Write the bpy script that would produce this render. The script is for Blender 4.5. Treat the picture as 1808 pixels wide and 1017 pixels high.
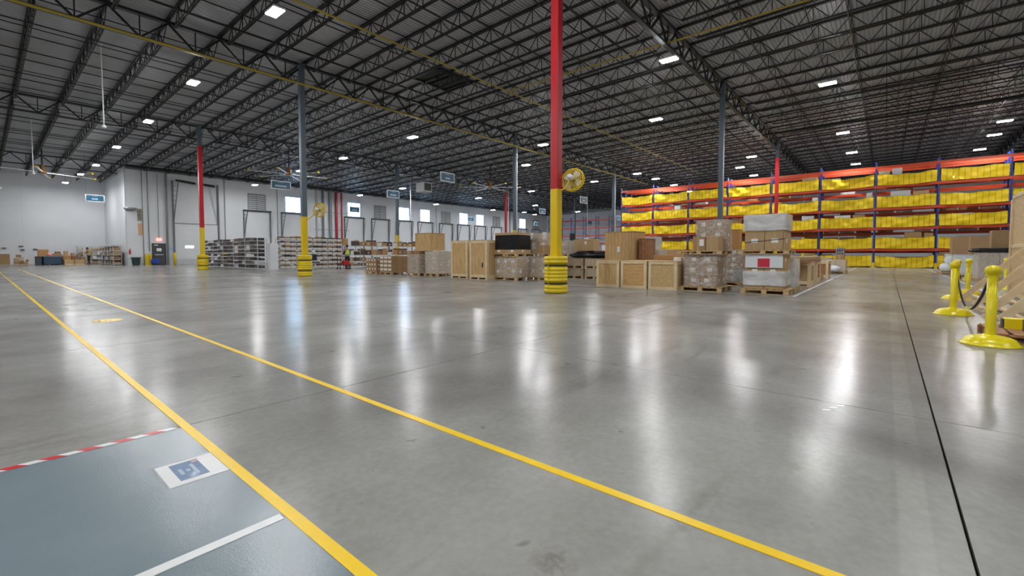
import bpy, math, random
from mathutils import Vector, Matrix, noise as mnoise
for o in list(bpy.data.objects): bpy.data.objects.remove(o)
R = math.radians
scene = bpy.context.scene
COL = scene.collection
rnd = random.Random(7)

# ------------------------------------------------------------------ camera, world, exposure
cam_d = bpy.data.cameras.new('camera'); cam = bpy.data.objects.new('camera', cam_d); COL.objects.link(cam)
cam_d.sensor_width = 36.0; cam_d.lens = 790.2 / 1808 * 36; cam_d.shift_y = -26 / 1808
cam_d.clip_start = 0.05; cam_d.clip_end = 400
cam.location = (0, 0, 1.14)
cam.rotation_euler = (R(90 - 2.5), 0, R(39.95 - 90))
scene.camera = cam
world = bpy.data.worlds.new('world'); scene.world = world; world.use_nodes = True
world.node_tree.nodes['Background'].inputs[0].default_value = (0.75, 0.86, 1.0, 1)
world.node_tree.nodes['Background'].inputs[1].default_value = 1.0
vs = scene.view_settings
vs.view_transform = 'Standard'; vs.look = 'None'; vs.gamma = 1; vs.exposure = 0.42; vs.use_curve_mapping = False
scene.cycles.max_bounces = 8; scene.cycles.diffuse_bounces = 5; scene.cycles.glossy_bounces = 4
scene.cycles.transparent_max_bounces = 12; scene.cycles.use_denoising = True
scene.cycles.sample_clamp_indirect = 8.0
LAMP = 320.0       # emission of the high-bay diffusers
DAY = 7.0         # emission of the daylight panes

# ------------------------------------------------------------------ materials
MAT = {}
def pr(nt): return nt.nodes['Principled BSDF']
def mat(name, c1, rough=0.6, metal=0.0, c2=None, scale=8.0, stretch=(1, 1, 1), bump=0.0, bscale=None, rvar=0.0, coat=0.0, obj=True, spec=None):
    if name in MAT: return MAT[name]
    m = bpy.data.materials.new(name); m.use_nodes = True; nt = m.node_tree; p = pr(nt)
    p.inputs['Base Color'].default_value = (*c1, 1); p.inputs['Roughness'].default_value = rough
    p.inputs['Metallic'].default_value = metal
    if spec is not None: p.inputs['Specular IOR Level'].default_value = spec
    if coat: p.inputs['Coat Weight'].default_value = coat; p.inputs['Coat Roughness'].default_value = 0.1
    if c2 or bump or rvar:
        tc = nt.nodes.new('ShaderNodeTexCoord'); mp = nt.nodes.new('ShaderNodeMapping'); mp.inputs['Scale'].default_value = stretch
        nt.links.new(tc.outputs['Object'], mp.inputs[0])
        if not obj:
            ge = nt.nodes.new('ShaderNodeNewGeometry'); nt.links.new(ge.outputs['Position'], mp.inputs[0])
        nz = nt.nodes.new('ShaderNodeTexNoise'); nz.inputs['Scale'].default_value = scale; nz.inputs['Detail'].default_value = 5
        nt.links.new(mp.outputs[0], nz.inputs['Vector'])
        if c2:
            rp = nt.nodes.new('ShaderNodeValToRGB'); rp.color_ramp.elements[0].position = 0.35; rp.color_ramp.elements[1].position = 0.65
            rp.color_ramp.elements[0].color = (*c1, 1); rp.color_ramp.elements[1].color = (*c2, 1)
            nt.links.new(nz.outputs['Fac'], rp.inputs[0]); nt.links.new(rp.outputs[0], p.inputs['Base Color'])
        if rvar:
            mr = nt.nodes.new('ShaderNodeMapRange'); mr.inputs[3].default_value = rough - rvar; mr.inputs[4].default_value = rough + rvar
            nt.links.new(nz.outputs['Fac'], mr.inputs[0]); nt.links.new(mr.outputs[0], p.inputs['Roughness'])
        if bump:
            n2 = nt.nodes.new('ShaderNodeTexNoise'); n2.inputs['Scale'].default_value = bscale or scale; n2.inputs['Detail'].default_value = 3
            nt.links.new(mp.outputs[0], n2.inputs['Vector'])
            b = nt.nodes.new('ShaderNodeBump'); b.inputs['Strength'].default_value = bump; b.inputs['Distance'].default_value = 0.02
            nt.links.new(n2.outputs['Fac'], b.inputs['Height']); nt.links.new(b.outputs[0], p.inputs['Normal'])
    MAT[name] = m; return m
def emit(name, c, s):
    if name in MAT: return MAT[name]
    m = bpy.data.materials.new(name); m.use_nodes = True; p = pr(m.node_tree)
    p.inputs['Base Color'].default_value = (*c, 1); p.inputs['Emission Color'].default_value = (*c, 1); p.inputs['Emission Strength'].default_value = s
    MAT[name] = m; return m
def film_mat(name, tint, lo, hi, scale=5.0, rough=0.18):
    m = bpy.data.materials.new(name); m.use_nodes = True; nt = m.node_tree; p = pr(nt)
    p.inputs['Base Color'].default_value = (*tint, 1); p.inputs['Roughness'].default_value = rough
    out = nt.nodes['Material Output']; tr = nt.nodes.new('ShaderNodeBsdfTransparent'); mx = nt.nodes.new('ShaderNodeMixShader')
    tc = nt.nodes.new('ShaderNodeTexCoord'); mp = nt.nodes.new('ShaderNodeMapping'); mp.inputs['Scale'].default_value = (1, 1, 2.2)
    nz = nt.nodes.new('ShaderNodeTexNoise'); nz.inputs['Scale'].default_value = scale; nz.inputs['Detail'].default_value = 4; nz.inputs['Distortion'].default_value = 1.2
    mr = nt.nodes.new('ShaderNodeMapRange'); mr.inputs[1].default_value = 0.3; mr.inputs[2].default_value = 0.7; mr.inputs[3].default_value = lo; mr.inputs[4].default_value = hi
    b = nt.nodes.new('ShaderNodeBump'); b.inputs['Strength'].default_value = 0.7; b.inputs['Distance'].default_value = 0.03
    L = nt.links.new
    L(tc.outputs['Object'], mp.inputs[0]); L(mp.outputs[0], nz.inputs['Vector']); L(nz.outputs['Fac'], mr.inputs[0]); L(nz.outputs['Fac'], b.inputs['Height'])
    L(b.outputs[0], p.inputs['Normal']); L(mr.outputs[0], mx.inputs[0]); L(tr.outputs[0], mx.inputs[1]); L(p.outputs[0], mx.inputs[2]); L(mx.outputs[0], out.inputs[0])
    MAT[name] = m; return m

def floor_material():
    m = bpy.data.materials.new('polished_concrete'); m.use_nodes = True; nt = m.node_tree; p = pr(nt); L = nt.links.new
    ge = nt.nodes.new('ShaderNodeNewGeometry')
    def nz(scale, detail, dist=0.0, st=(1, 1, 1)):
        mp = nt.nodes.new('ShaderNodeMapping'); mp.inputs['Scale'].default_value = st; mp.inputs['Location'].default_value = (3.3, 7.7, 0.37); L(ge.outputs['Position'], mp.inputs[0])
        n = nt.nodes.new('ShaderNodeTexNoise'); n.inputs['Scale'].default_value = scale; n.inputs['Detail'].default_value = detail; n.inputs['Distortion'].default_value = dist
        L(mp.outputs[0], n.inputs['Vector']); return n
    def ramp(src, a, b, c1, c2):
        r = nt.nodes.new('ShaderNodeValToRGB'); r.color_ramp.elements[0].position = a; r.color_ramp.elements[1].position = b
        r.color_ramp.elements[0].color = (*c1, 1); r.color_ramp.elements[1].color = (*c2, 1); L(src, r.inputs[0]); return r
    big = nz(0.35, 6, 0.6); mid = nz(1.8, 6, 0.0); fine = nz(26, 4); tracks = nz(0.5, 3, 0.3, (0.25, 2.6, 1))
    c = ramp(big.outputs['Fac'], 0.32, 0.68, (0.215, 0.21, 0.195), (0.345, 0.34, 0.318))
    m1 = nt.nodes.new('ShaderNodeMixRGB'); m1.blend_type = 'MULTIPLY'; m1.inputs[0].default_value = 0.45
    L(c.outputs[0], m1.inputs[1]); r2 = ramp(mid.outputs['Fac'], 0.2, 0.8, (0.62, 0.61, 0.6), (1.15, 1.15, 1.15)); L(r2.outputs[0], m1.inputs[2])
    m2 = nt.nodes.new('ShaderNodeMixRGB'); m2.blend_type = 'MULTIPLY'; m2.inputs[0].default_value = 0.4
    L(m1.outputs[0], m2.inputs[1]); r3 = ramp(fine.outputs['Fac'], 0.35, 0.7, (0.8, 0.8, 0.8), (1.08, 1.08, 1.08)); L(r3.outputs[0], m2.inputs[2])
    m3 = nt.nodes.new('ShaderNodeMixRGB'); m3.blend_type = 'MULTIPLY'; m3.inputs[0].default_value = 0.4
    L(m2.outputs[0], m3.inputs[1]); r4 = ramp(tracks.outputs['Fac'], 0.35, 0.65, (0.78, 0.77, 0.75), (1.1, 1.1, 1.1)); L(r4.outputs[0], m3.inputs[2])
    cur = m3.outputs[0]
    def mul(cur, fac, col):
        m_ = nt.nodes.new('ShaderNodeMixRGB'); m_.blend_type = 'MULTIPLY'; m_.inputs[2].default_value = (*col, 1); L(fac, m_.inputs[0]); L(cur, m_.inputs[1]); return m_.outputs[0]
    def rng(src, a, b, c_, d_):
        q = nt.nodes.new('ShaderNodeMapRange'); q.inputs[1].default_value = a; q.inputs[2].default_value = b; q.inputs[3].default_value = c_; q.inputs[4].default_value = d_; L(src, q.inputs[0]); return q.outputs[0]
    def math_(op, a, b_):
        q = nt.nodes.new('ShaderNodeMath'); q.operation = op
        for k_, v_ in ((0, a), (1, b_)):
            if isinstance(v_, (int, float)): q.inputs[k_].default_value = v_
            else: L(v_, q.inputs[k_])
        return q.outputs[0]
    # small dark flecks and rub marks in the slab
    sp = nz(5.5, 2, 0.4, (1, 1, 1)); cur = mul(cur, rng(sp.outputs['Fac'], 0.72, 0.76, 0, 0.55), (0.45, 0.43, 0.4))
    rub = nz(1.1, 5, 0.5, (0.35, 3.2, 1)); cur = mul(cur, rng(rub.outputs['Fac'], 0.62, 0.74, 0, 0.4), (0.62, 0.6, 0.56))
    # worn pale stripe left by an old line, beside the wide joint
    sx = nt.nodes.new('ShaderNodeSeparateXYZ'); L(ge.outputs['Position'], sx.inputs[0])
    band = math_('MULTIPLY', rng(sx.outputs['Y'], -0.18, -0.165, 0, 1), rng(sx.outputs['Y'], -0.075, -0.06, 1, 0))
    cur = mul(cur, math_('MULTIPLY', band, rng(mid.outputs['Fac'], 0.3, 0.6, 0.2, 0.8)), (1.16, 1.16, 1.15))
    # greasy smudges
    for (ax_, ay_, rr_, dk_) in ((1.33, 0.92, 0.11, 0.55), (2.77, 0.34, 0.06, 0.25), (1.9, 0.62, 0.16, 0.25)):
        vd = nt.nodes.new('ShaderNodeVectorMath'); vd.operation = 'DISTANCE'; L(ge.outputs['Position'], vd.inputs[0]); vd.inputs[1].default_value = (ax_, ay_, 0)
        n_ = nz(22, 4, 1.0); cur = mul(cur, math_('MULTIPLY', rng(vd.outputs['Value'], rr_ * 0.3, rr_, dk_, 0), rng(n_.outputs['Fac'], 0.4, 0.6, 0.1, 1)), (0.5, 0.47, 0.42))
    L(cur, p.inputs['Base Color'])
    mr = nt.nodes.new('ShaderNodeMapRange'); mr.inputs[1].default_value = 0.2; mr.inputs[2].default_value = 0.8; mr.inputs[3].default_value = 0.18; mr.inputs[4].default_value = 0.26
    L(mid.outputs['Fac'], mr.inputs[0]); L(mr.outputs[0], p.inputs['Roughness'])
    p.inputs['IOR'].default_value = 1.155
    b = nt.nodes.new('ShaderNodeBump'); b.inputs['Strength'].default_value = 0.05; b.inputs['Distance'].default_value = 0.01
    wav = nz(3.5, 3); L(wav.outputs['Fac'], b.inputs['Height']); L(b.outputs[0], p.inputs['Normal'])
    return m
M_floor = floor_material()
M_epoxy = mat('blue_grey_epoxy', (0.175, 0.225, 0.25), 0.22, c2=(0.205, 0.255, 0.28), scale=1.2, bump=0.06, bscale=170, obj=False)
M_gap = mat('joint_gap', (0.012, 0.012, 0.012), 0.9)
M_wall = mat('white_painted_concrete', (0.62, 0.64, 0.66), 0.55, c2=(0.67, 0.69, 0.71), scale=0.4, obj=False)
M_wallg = mat('grey_painted_wall', (0.5, 0.52, 0.54), 0.6)
M_deck = mat('galvanised_deck', (0.39, 0.4, 0.43), 0.5, 0.0, c2=(0.46, 0.47, 0.5), scale=0.5, obj=False)
M_steel = mat('dark_joist_steel', (0.011, 0.011, 0.013), 0.5, 0.2)
M_steel2 = mat('dark_grey_girder', (0.02, 0.022, 0.027), 0.5, 0.2)
M_pipe = mat('grey_pipe', (0.16, 0.17, 0.18), 0.45, 0.3)
M_silver = mat('galvanised_conduit', (0.6, 0.62, 0.63), 0.35, 0.6)
M_gas = mat('yellow_gas_pipe', (0.4, 0.3, 0.03), 0.45)
M_colg = mat('blue_grey_column_paint', (0.09, 0.12, 0.15), 0.4)
M_coly = mat('safety_yellow_paint', (0.72, 0.5, 0.005), 0.35)
M_colr = mat('safety_red_paint', (0.4, 0.006, 0.012), 0.35)
M_guard = mat('yellow_guard_plastic', (0.78, 0.58, 0.01), 0.4)
M_strap = mat('black_strap', (0.012, 0.012, 0.012), 0.6)
M_bol = mat('yellow_plastic', (0.8, 0.66, 0.01), 0.28)
M_orange = mat('orange_beam_paint', (0.52, 0.055, 0.01), 0.5)
M_crim = mat('hazed_red_beam_paint', (0.45, 0.03, 0.02), 0.45)  # red of the far rack beams, tinted towards crimson to imitate haze
M_blue = mat('blue_upright_paint', (0.015, 0.035, 0.22), 0.4)
M_tape = mat('yellow_floor_tape', (0.88, 0.58, 0.005), 0.35, spec=0.3)
M_faded = mat('worn_white_line', (0.42, 0.43, 0.43), 0.4, c2=(0.3, 0.3, 0.3), scale=5)
M_tapew = mat('white_floor_tape', (0.72, 0.73, 0.72), 0.35)
M_taper = mat('red_floor_tape', (0.6, 0.015, 0.02), 0.3)
M_pine = mat('pine_board', (0.52, 0.35, 0.17), 0.7, c2=(0.64, 0.46, 0.25), scale=6, stretch=(1, 1, 4))
M_pine2 = mat('pale_lumber', (0.66, 0.5, 0.29), 0.7, c2=(0.75, 0.6, 0.38), scale=5)
M_ply = mat('plywood_panel', (0.5, 0.31, 0.12), 0.65, c2=(0.62, 0.42, 0.19), scale=5, stretch=(3, 3, 0.5))
M_osb = mat('pressed_board', (0.48, 0.32, 0.13), 0.65, c2=(0.63, 0.45, 0.22), scale=26)
M_pal = mat('pallet_wood', (0.42, 0.28, 0.13), 0.75, c2=(0.55, 0.39, 0.2), scale=7)
M_palr = mat('red_brown_wood', (0.3, 0.14, 0.06), 0.75, c2=(0.4, 0.2, 0.09), scale=7)
M_c = [mat('cardboard_brown', (0.33, 0.2, 0.095), 0.75, c2=(0.37, 0.23, 0.11), scale=2),
       mat('cardboard_tan', (0.42, 0.28, 0.14), 0.75, c2=(0.46, 0.31, 0.16), scale=2),
       mat('cardboard_dark', (0.24, 0.13, 0.06), 0.75, c2=(0.28, 0.16, 0.08), scale=2),
       mat('cardboard_pale', (0.52, 0.42, 0.3), 0.75, c2=(0.56, 0.46, 0.34), scale=2),
       mat('cardboard_orange', (0.42, 0.21, 0.07), 0.7, c2=(0.46, 0.24, 0.09), scale=2)]
M_white = mat('white_paper', (0.78, 0.78, 0.76), 0.5)
M_whitep = mat('white_plastic', (0.72, 0.74, 0.76), 0.35)
M_tapeb = mat('packing_tape', (0.45, 0.33, 0.17), 0.3)
M_film = film_mat('clear_stretch_film', (0.78, 0.76, 0.73), 0.03, 0.6, 7.0, 0.14)  # streaky pale opacity also imitates white glare along the crinkles
M_filmw = film_mat('milky_stretch_film', (0.76, 0.78, 0.8), 0.58, 0.85, 1.8, 0.22)
M_blk = mat('black_stretch_film', (0.01, 0.01, 0.012), 0.22, bump=0.9, bscale=9)
M_redl = mat('red_label', (0.55, 0.02, 0.05), 0.5)
M_blueS = mat('teal_blue_sign', (0.01, 0.095, 0.17), 0.4)
M_blueL = mat('light_blue_print', (0.05, 0.13, 0.27), 0.4, c2=(0.08, 0.18, 0.33), scale=14)
M_ink = mat('pale_print', (0.5, 0.58, 0.66), 0.5)
M_black = mat('black_matt', (0.015, 0.015, 0.017), 0.5)
M_dgrey = mat('dark_grey_plastic', (0.05, 0.055, 0.06), 0.5)
M_grey = mat('mid_grey_metal', (0.28, 0.29, 0.3), 0.45, 0.3)
M_lgrey = mat('light_grey_shelf', (0.5, 0.51, 0.52), 0.45, 0.1)
M_binw = mat('white_bin', (0.62, 0.6, 0.56), 0.6)
M_tub = mat('dark_blue_tub', (0.03, 0.07, 0.11), 0.5)
M_hiv = mat('lime_safety_vest', (0.45, 0.75, 0.03), 0.6)
M_skin = mat('skin', (0.42, 0.24, 0.16), 0.5)
M_orangecloth = mat('orange_shirt', (0.5, 0.16, 0.05), 0.7)
M_navy = mat('navy_cloth', (0.015, 0.018, 0.035), 0.8)
M_lamp = emit('led_diffuser', (0.975, 0.985, 1.0), LAMP)
M_day = emit('daylight_pane', (0.42, 0.68, 1.0), DAY)
M_exit = emit('red_exit_glow', (1.0, 0.25, 0.2), 2.2)
M_winlit = emit('door_lite', (0.95, 0.97, 1.0), 2.2)
# yellow containment net: coloured mesh one can partly see through
def net_mat():
    m = bpy.data.materials.new('yellow_net'); m.use_nodes = True; nt = m.node_tree; p = pr(nt)
    p.inputs['Base Color'].default_value = (1.0, 0.71, 0.004, 1); p.inputs['Roughness'].default_value = 0.6
    tr = nt.nodes.new('ShaderNodeBsdfTransparent'); tr.inputs[0].default_value = (1, 0.82, 0.15, 1); mx = nt.nodes.new('ShaderNodeMixShader'); mx.inputs[0].default_value = 0.76
    nt.links.new(tr.outputs[0], mx.inputs[1]); nt.links.new(p.outputs[0], mx.inputs[2]); nt.links.new(mx.outputs[0], nt.nodes['Material Output'].inputs[0])
    return m
M_net = net_mat()

# ------------------------------------------------------------------ mesh helpers
class MB:
    def __init__(s): s.v = []; s.f = []; s.mi = []; s.k = 0; s.sm = False
    def _add(s, vs_, fs):
        n = len(s.v); s.v += [tuple(v) for v in vs_]; s.f += [tuple(n + i for i in f) for f in fs]; s.mi += [s.k] * len(fs); return s
    def box(s, x0, x1, y0, y1, z0, z1):
        return s._add([(x0, y0, z0), (x1, y0, z0), (x1, y1, z0), (x0, y1, z0), (x0, y0, z1), (x1, y0, z1), (x1, y1, z1), (x0, y1, z1)],
                      [(0, 3, 2, 1), (4, 5, 6, 7), (0, 1, 5, 4), (1, 2, 6, 5), (2, 3, 7, 6), (3, 0, 4, 7)])
    def cbox(s, x0, x1, y0, y1, z0, z1, c=0.01):
        # box with chamfered vertical and top edges
        p = [(x0 + c, y0), (x1 - c, y0), (x1, y0 + c), (x1, y1 - c), (x1 - c, y1), (x0 + c, y1), (x0, y1 - c), (x0, y0 + c)]
        v = [(a, b, z0) for a, b in p] + [(a, b, z1 - c) for a, b in p]
        cx, cy = (x0 + x1) / 2, (y0 + y1) / 2; q = []
        for a, b in p: q.append((a + (c if a < cx else -c), b + (c if b < cy else -c), z1))
        v += q; f = [tuple(range(7, -1, -1)), tuple(range(16, 24))]
        for k in (0, 8):
            for i in range(8): j = (i + 1) % 8; f.append((k + i, k + j, k + 8 + j, k + 8 + i))
        return s._add(v, f)
    def bar(s, p, q, w, h=None, up=(0, 0, 1)):
        h = h or w; p = Vector(p); q = Vector(q); d = (q - p).normalized(); u = Vector(up)
        if abs(d.dot(u)) > 0.99: u = Vector((1, 0, 0))
        a = d.cross(u).normalized() * w / 2; b = a.cross(d).normalized() * h / 2
        v = [p - a - b, p + a - b, p + a + b, p - a + b, q - a - b, q + a - b, q + a + b, q - a + b]
        return s._add(v, [(0, 1, 2, 3), (7, 6, 5, 4), (0, 4, 5, 1), (1, 5, 6, 2), (2, 6, 7, 3), (3, 7, 4, 0)])
    def tube(s, pts, r, n=8, cap=True):
        pts = [Vector(p) for p in pts]; N = len(pts); v = []
        for i, p in enumerate(pts):
            d = (pts[min(i + 1, N - 1)] - pts[max(i - 1, 0)]).normalized(); u = Vector((0, 0, 1)) if abs(d.z) < 0.95 else Vector((1, 0, 0))
            a = d.cross(u).normalized(); b = a.cross(d); rr = r[i] if isinstance(r, (list, tuple)) else r
            v += [p + (a * math.cos(t) + b * math.sin(t)) * rr for t in [2 * math.pi * k / n for k in range(n)]]
        f = [(i * n + k, (i + 1) * n + k, (i + 1) * n + (k + 1) % n, i * n + (k + 1) % n) for i in range(N - 1) for k in range(n)]
        if cap: f += [tuple(range(n)), tuple(range((N - 1) * n + n - 1, (N - 1) * n - 1, -1))]
        return s._add(v, f)
    def lathe(s, prof, n=24, c=(0, 0, 0), axis='z'):
        v = []
        for r, z in prof:
            for k in range(n):
                t = 2 * math.pi * k / n
                p = (r * math.cos(t), r * math.sin(t), z)
                if axis == 'y': p = (p[0], p[2], p[1])
                if axis == 'x': p = (p[2], p[0], p[1])
                v.append((p[0] + c[0], p[1] + c[1], p[2] + c[2]))
        f = [(i * n + k, i * n + (k + 1) % n, (i + 1) * n + (k + 1) % n, (i + 1) * n + k) for i in range(len(prof) - 1) for k in range(n)]
        f += [tuple(range(n - 1, -1, -1)), tuple(range((len(prof) - 1) * n, len(prof) * n))]
        return s._add(v, f)
    def mesh(s, name, m, smooth=False):
        me = bpy.data.meshes.new(name); me.from_pydata(s.v, [], s.f)
        for x in (m if isinstance(m, (list, tuple)) else [m]): me.materials.append(x)
        if any(s.mi): me.polygons.foreach_set('material_index', s.mi)
        if smooth: me.polygons.foreach_set('use_smooth', [True] * len(me.polygons))
        me.update(); return me
    def obj(s, name, m, parent=None, smooth=False, loc=None, rot=None, stuff=False):
        return link(name, s.mesh(name, m, smooth), parent, loc, rot, stuff)
def link(name, data, parent=None, loc=None, rot=None, stuff=False):
    o = bpy.data.objects.new(name, data); COL.objects.link(o)
    if parent: o.parent = parent
    if loc: o.location = loc
    if rot: o.rotation_euler = rot
    if stuff: o['kind'] = 'stuff'
    return o
def tag(o, label, cat, group=None, kind=None):
    o['label'] = label; o['category'] = cat
    if group: o['group'] = group
    if kind: o['kind'] = kind
    return o
def thing(name, label, cat, loc=(0, 0, 0), rotz=0.0, group=None, kind=None):
    o = bpy.data.objects.new(name, None); o.empty_display_size = 0.2; COL.objects.link(o); o.location = loc; o.rotation_euler = (0, 0, rotz)
    return tag(o, label, cat, group, kind)
KIDS = {}
def copy_tree(o, loc=None, rotz=None, label=None, parent=None):
    c = o.copy(); COL.objects.link(c)
    if parent: c.parent = parent
    if loc: c.location = loc
    if rotz is not None: c.rotation_euler = (0, 0, rotz)
    if label: c['label'] = label
    for ch in kids_of(o): copy_tree(ch, parent=c)
    return c
def kids_of(o):
    if o.name not in KIDS: KIDS[o.name] = list(o.children)
    return KIDS[o.name]
MESH = {}
def cached(key, fn):
    if key not in MESH: MESH[key] = fn()
    return MESH[key]
def boxmesh(w, d, h, m, c=0.004):
    # corner at origin
    return cached(('b', round(w, 3), round(d, 3), round(h, 3), m.name, c), lambda: MB().cbox(0, w, 0, d, 0, h, min(c, w / 4, d / 4, h / 4)).mesh('box', m))
ORD = ['first', 'second', 'third', 'fourth', 'fifth', 'sixth', 'seventh', 'eighth', 'ninth', 'tenth', 'eleventh', 'twelfth', 'thirteenth', 'fourteenth']

# ------------------------------------------------------------------ building frame numbers
CX = [-22.3, -5.75, 10.8, 27.35, 43.9, 60.45, 77.0]          # column lines along x
GY = [-23.2, -7.9, 7.38, 22.6, 37.8]                          # girder lines along y
YW = 57.0; YF = 68.0; XE = 80.0; XR = 9.4; YB = -23.2; XB = -22.3
JS = 16.55 / 9
def roof(y): return 11.02 - 0.0215 * y if y > -7.9 else 11.19 + 0.0215 * (y + 7.9)
YEND = {'a': YW}

# ------------------------------------------------------------------ floor: slabs with recessed joints
fl = thing('floor', 'polished grey concrete warehouse floor with saw-cut joints', 'floor', kind='structure')
SX, SY = 3.31, 3.82; gx0, gy0 = 0.86, -0.28
nx0, nx1, ny0, ny1 = -2, 12, -2, 8
def slab(x0, x1, y0, y1, w=0.003, wy0=None):
    b = MB().box(x0 + w, x1 - w, y0 + (wy0 or w), y1 - w, -0.05, 0.0); return b
for i in range(nx0, nx1):
    for j in range(ny0, ny1):
        x0 = gx0 + i * SX; y0 = gy0 + j * SY
        b = MB(); b.box(x0 + 0.004, x0 + SX - 0.004, y0 + (0.006 if j == 0 else 0.004), y0 + SY - (0.006 if j == -1 else 0.004), -0.05, 0)
        b.obj('slab', M_floor, fl)
b = MB(); ax0, ax1, ay0, ay1 = gx0 + nx0 * SX, gx0 + nx1 * SX, gy0 + ny0 * SY, gy0 + ny1 * SY
i0 = math.floor((XB - gx0) / SX); j0 = math.floor((YB - gy0) / SY)
for i in range(i0, 25):
    for j in range(j0, 19):
        if nx0 <= i < nx1 and ny0 <= j < ny1: continue
        x0 = gx0 + i * SX; y0 = gy0 + j * SY
        if x0 > XE or y0 > YF or (x0 > XR + 1 and y0 > YW + 1): continue
        b.box(x0 + 0.004, x0 + SX - 0.004, y0 + 0.0025, y0 + SY - 0.0025, -0.05, 0)
b.obj('far_slabs', M_floor, fl, stuff=True)
MB().box(XB - 1, XE + 3, YB - 1, YF + 3, -0.09, -0.03).obj('joint_filler', M_gap, fl)

# painted blue-grey zone and floor tapes
tag(MB().box(-8, 0.82, -6.0, 3.51, 0.0, 0.002).obj('floor_coating', M_epoxy), 'blue-grey epoxy floor coating left of the thick yellow line', 'floor coating', kind='structure')
tag(MB().box(0.82, 0.871, -4, 58, 0.0, 0.004).obj('floor_tape', M_tape), 'yellow floor tape line beside the blue-grey coating', 'floor tape', 'yellow aisle lines on the floor')
tag(MB().box(1.885, 1.936, -4, 50, 0.0, 0.003).obj('floor_tape', M_tape), 'yellow floor tape line crossing bare concrete, further from the coating', 'floor tape', 'yellow aisle lines on the floor')
hz = thing('hazard_tape', 'red and white striped floor tape along the coating edge', 'floor tape', (0, 3.51, 0.002))
x = 0.815; k = 0
wseg = MB()._add([(0, 0, 0), (0.075, 0, 0), (0.035, 0.052, 0), (-0.04, 0.052, 0)], [(0, 1, 2, 3)]).mesh('tape_stripe', M_taper)
wseg2 = MB()._add([(0, 0, 0), (0.075, 0, 0), (0.035, 0.052, 0), (-0.04, 0.052, 0)], [(0, 1, 2, 3)]).mesh('tape_stripe', M_tapew)
while x > -5:
    x -= 0.075; link('stripe', wseg2 if k % 2 == 0 else wseg, hz, (x, 0, 0.0015)); k += 1
tag(MB().box(-5, 0.81, 1.955, 2.006, 0.002, 0.004).obj('floor_tape', M_tapew), 'white floor tape line across the blue-grey coating', 'floor tape')
tag(MB().box(13.85, 46.5, 1.84, 1.92, 0, 0.002).obj('floor_tape', M_faded), 'white floor tape line along the pallets by the rack aisle', 'floor tape')
tag(MB().box(13.80, 13.88, 1.92, 20.5, 0, 0.002).obj('floor_tape', M_faded), 'white floor tape line in front of the wooden crates', 'floor tape')
tag(MB().box(16.0, 46.5, -2.35, -2.27, 0, 0.002).obj('floor_tape', M_faded), 'white floor tape line along pallets behind the yellow posts', 'floor tape')
# floor sign in clear sleeve
fs = thing('floor_sign', 'white laminated floor sign with blue print beside the yellow line', 'floor sign', (0.562, 2.63, 0.002))
MB().box(0, 0.255, 0, 0.31, 0, 0.0015).obj('paper', M_white, fs)
fm = film_mat('clear_sleeve', (0.8, 0.82, 0.85), 0.04, 0.1, 3, 0.12)
MB().box(-0.012, 0.285, -0.014, 0.322, 0.0015, 0.004).obj('clear_sleeve', fm, fs)
MB().box(0.055, 0.18, 0.045, 0.28, 0.0015, 0.0022).obj('print_panel', M_blueL, fs)
b = MB(); fr = random.Random(3)
for r_, (xa, n_) in enumerate([(0.075, 5), (0.105, 2), (0.132, 9)]):
    y_ = 0.16 - n_ * 0.0085
    for q in range(n_): b.box(xa, xa + 0.016, y_, y_ + 0.011, 0.0022, 0.0026); y_ += 0.0165
b.obj('lettering', M_ink, fs)
MB().box(0.15, 0.175, 0.24, 0.27, 0.0022, 0.0028).obj('small_emblem', mat('pink_print', (0.55, 0.3, 0.32), 0.5), fs)
st = thing('floor_sticker', 'round yellow floor sticker between the two yellow lines', 'floor sticker', (1.39, 10.18, 0.0))
MB().lathe([(0.2, 0), (0.2, 0.003)], 28).obj('disc', M_tape, st)
b = MB(); b.box(-0.12, -0.09, -0.08, 0.08, 0.003, 0.004).box(0.02, 0.05, -0.06, 0.0, 0.003, 0.004).box(-0.03, 0.0, -0.02, 0.05, 0.003, 0.004); b.obj('dark_print', M_dgrey, st)

pm0 = thing('paint_marks', 'three tiny white paint dashes on the bare concrete right of centre', 'floor marks', (0, 0, 0))
for k in range(3): MB().bar((3.93 + k * 0.09, 0.33 - k * 0.035, 0.001), (3.965 + k * 0.09, 0.285 - k * 0.035, 0.001), 0.018, 0.001).obj('dash', M_tapew, pm0)
# ------------------------------------------------------------------ walls
def wall(name, label, x0, y0, x1, y1, h, m, n, th=0.25):
    w = thing(name, label, 'wall', kind='structure')
    d = Vector((x1 - x0, y1 - y0, 0)); L_ = d.length; d.normalize(); nrm = Vector((-d.y, d.x, 0))
    for i in range(n):
        a = Vector((x0, y0, 0)) + d * (L_ * i / n + 0.008); c = Vector((x0, y0, 0)) + d * (L_ * (i + 1) / n - 0.008)
        p = [a, c, c + nrm * th, a + nrm * th]; v = [(q.x, q.y, 0) for q in p] + [(q.x, q.y, h) for q in p]
        MB()._add(v, [(0, 3, 2, 1), (4, 5, 6, 7), (0, 1, 5, 4), (1, 2, 6, 5), (2, 3, 7, 6), (3, 0, 4, 7)]).obj('panel', m, w)
    p = Vector((x0, y0, 0)) + nrm * 0.02; q = Vector((x1, y1, 0)) + nrm * 0.02
    MB().bar((p.x, p.y, h / 2), (q.x, q.y, h / 2), 0.02, h).obj('joint_backing', M_wallg, w)
    return w
wall('wall_back', 'white tilt-up concrete wall with the dock doors and windows', XR, YW, XE, YW, roof(YW) + 0.2, M_wall, 9)
wall('wall_recess', 'white far wall of the recess behind the blue tub', XB, YF, XR, YF, roof(YF) + 0.2, M_wall, 5)
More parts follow.
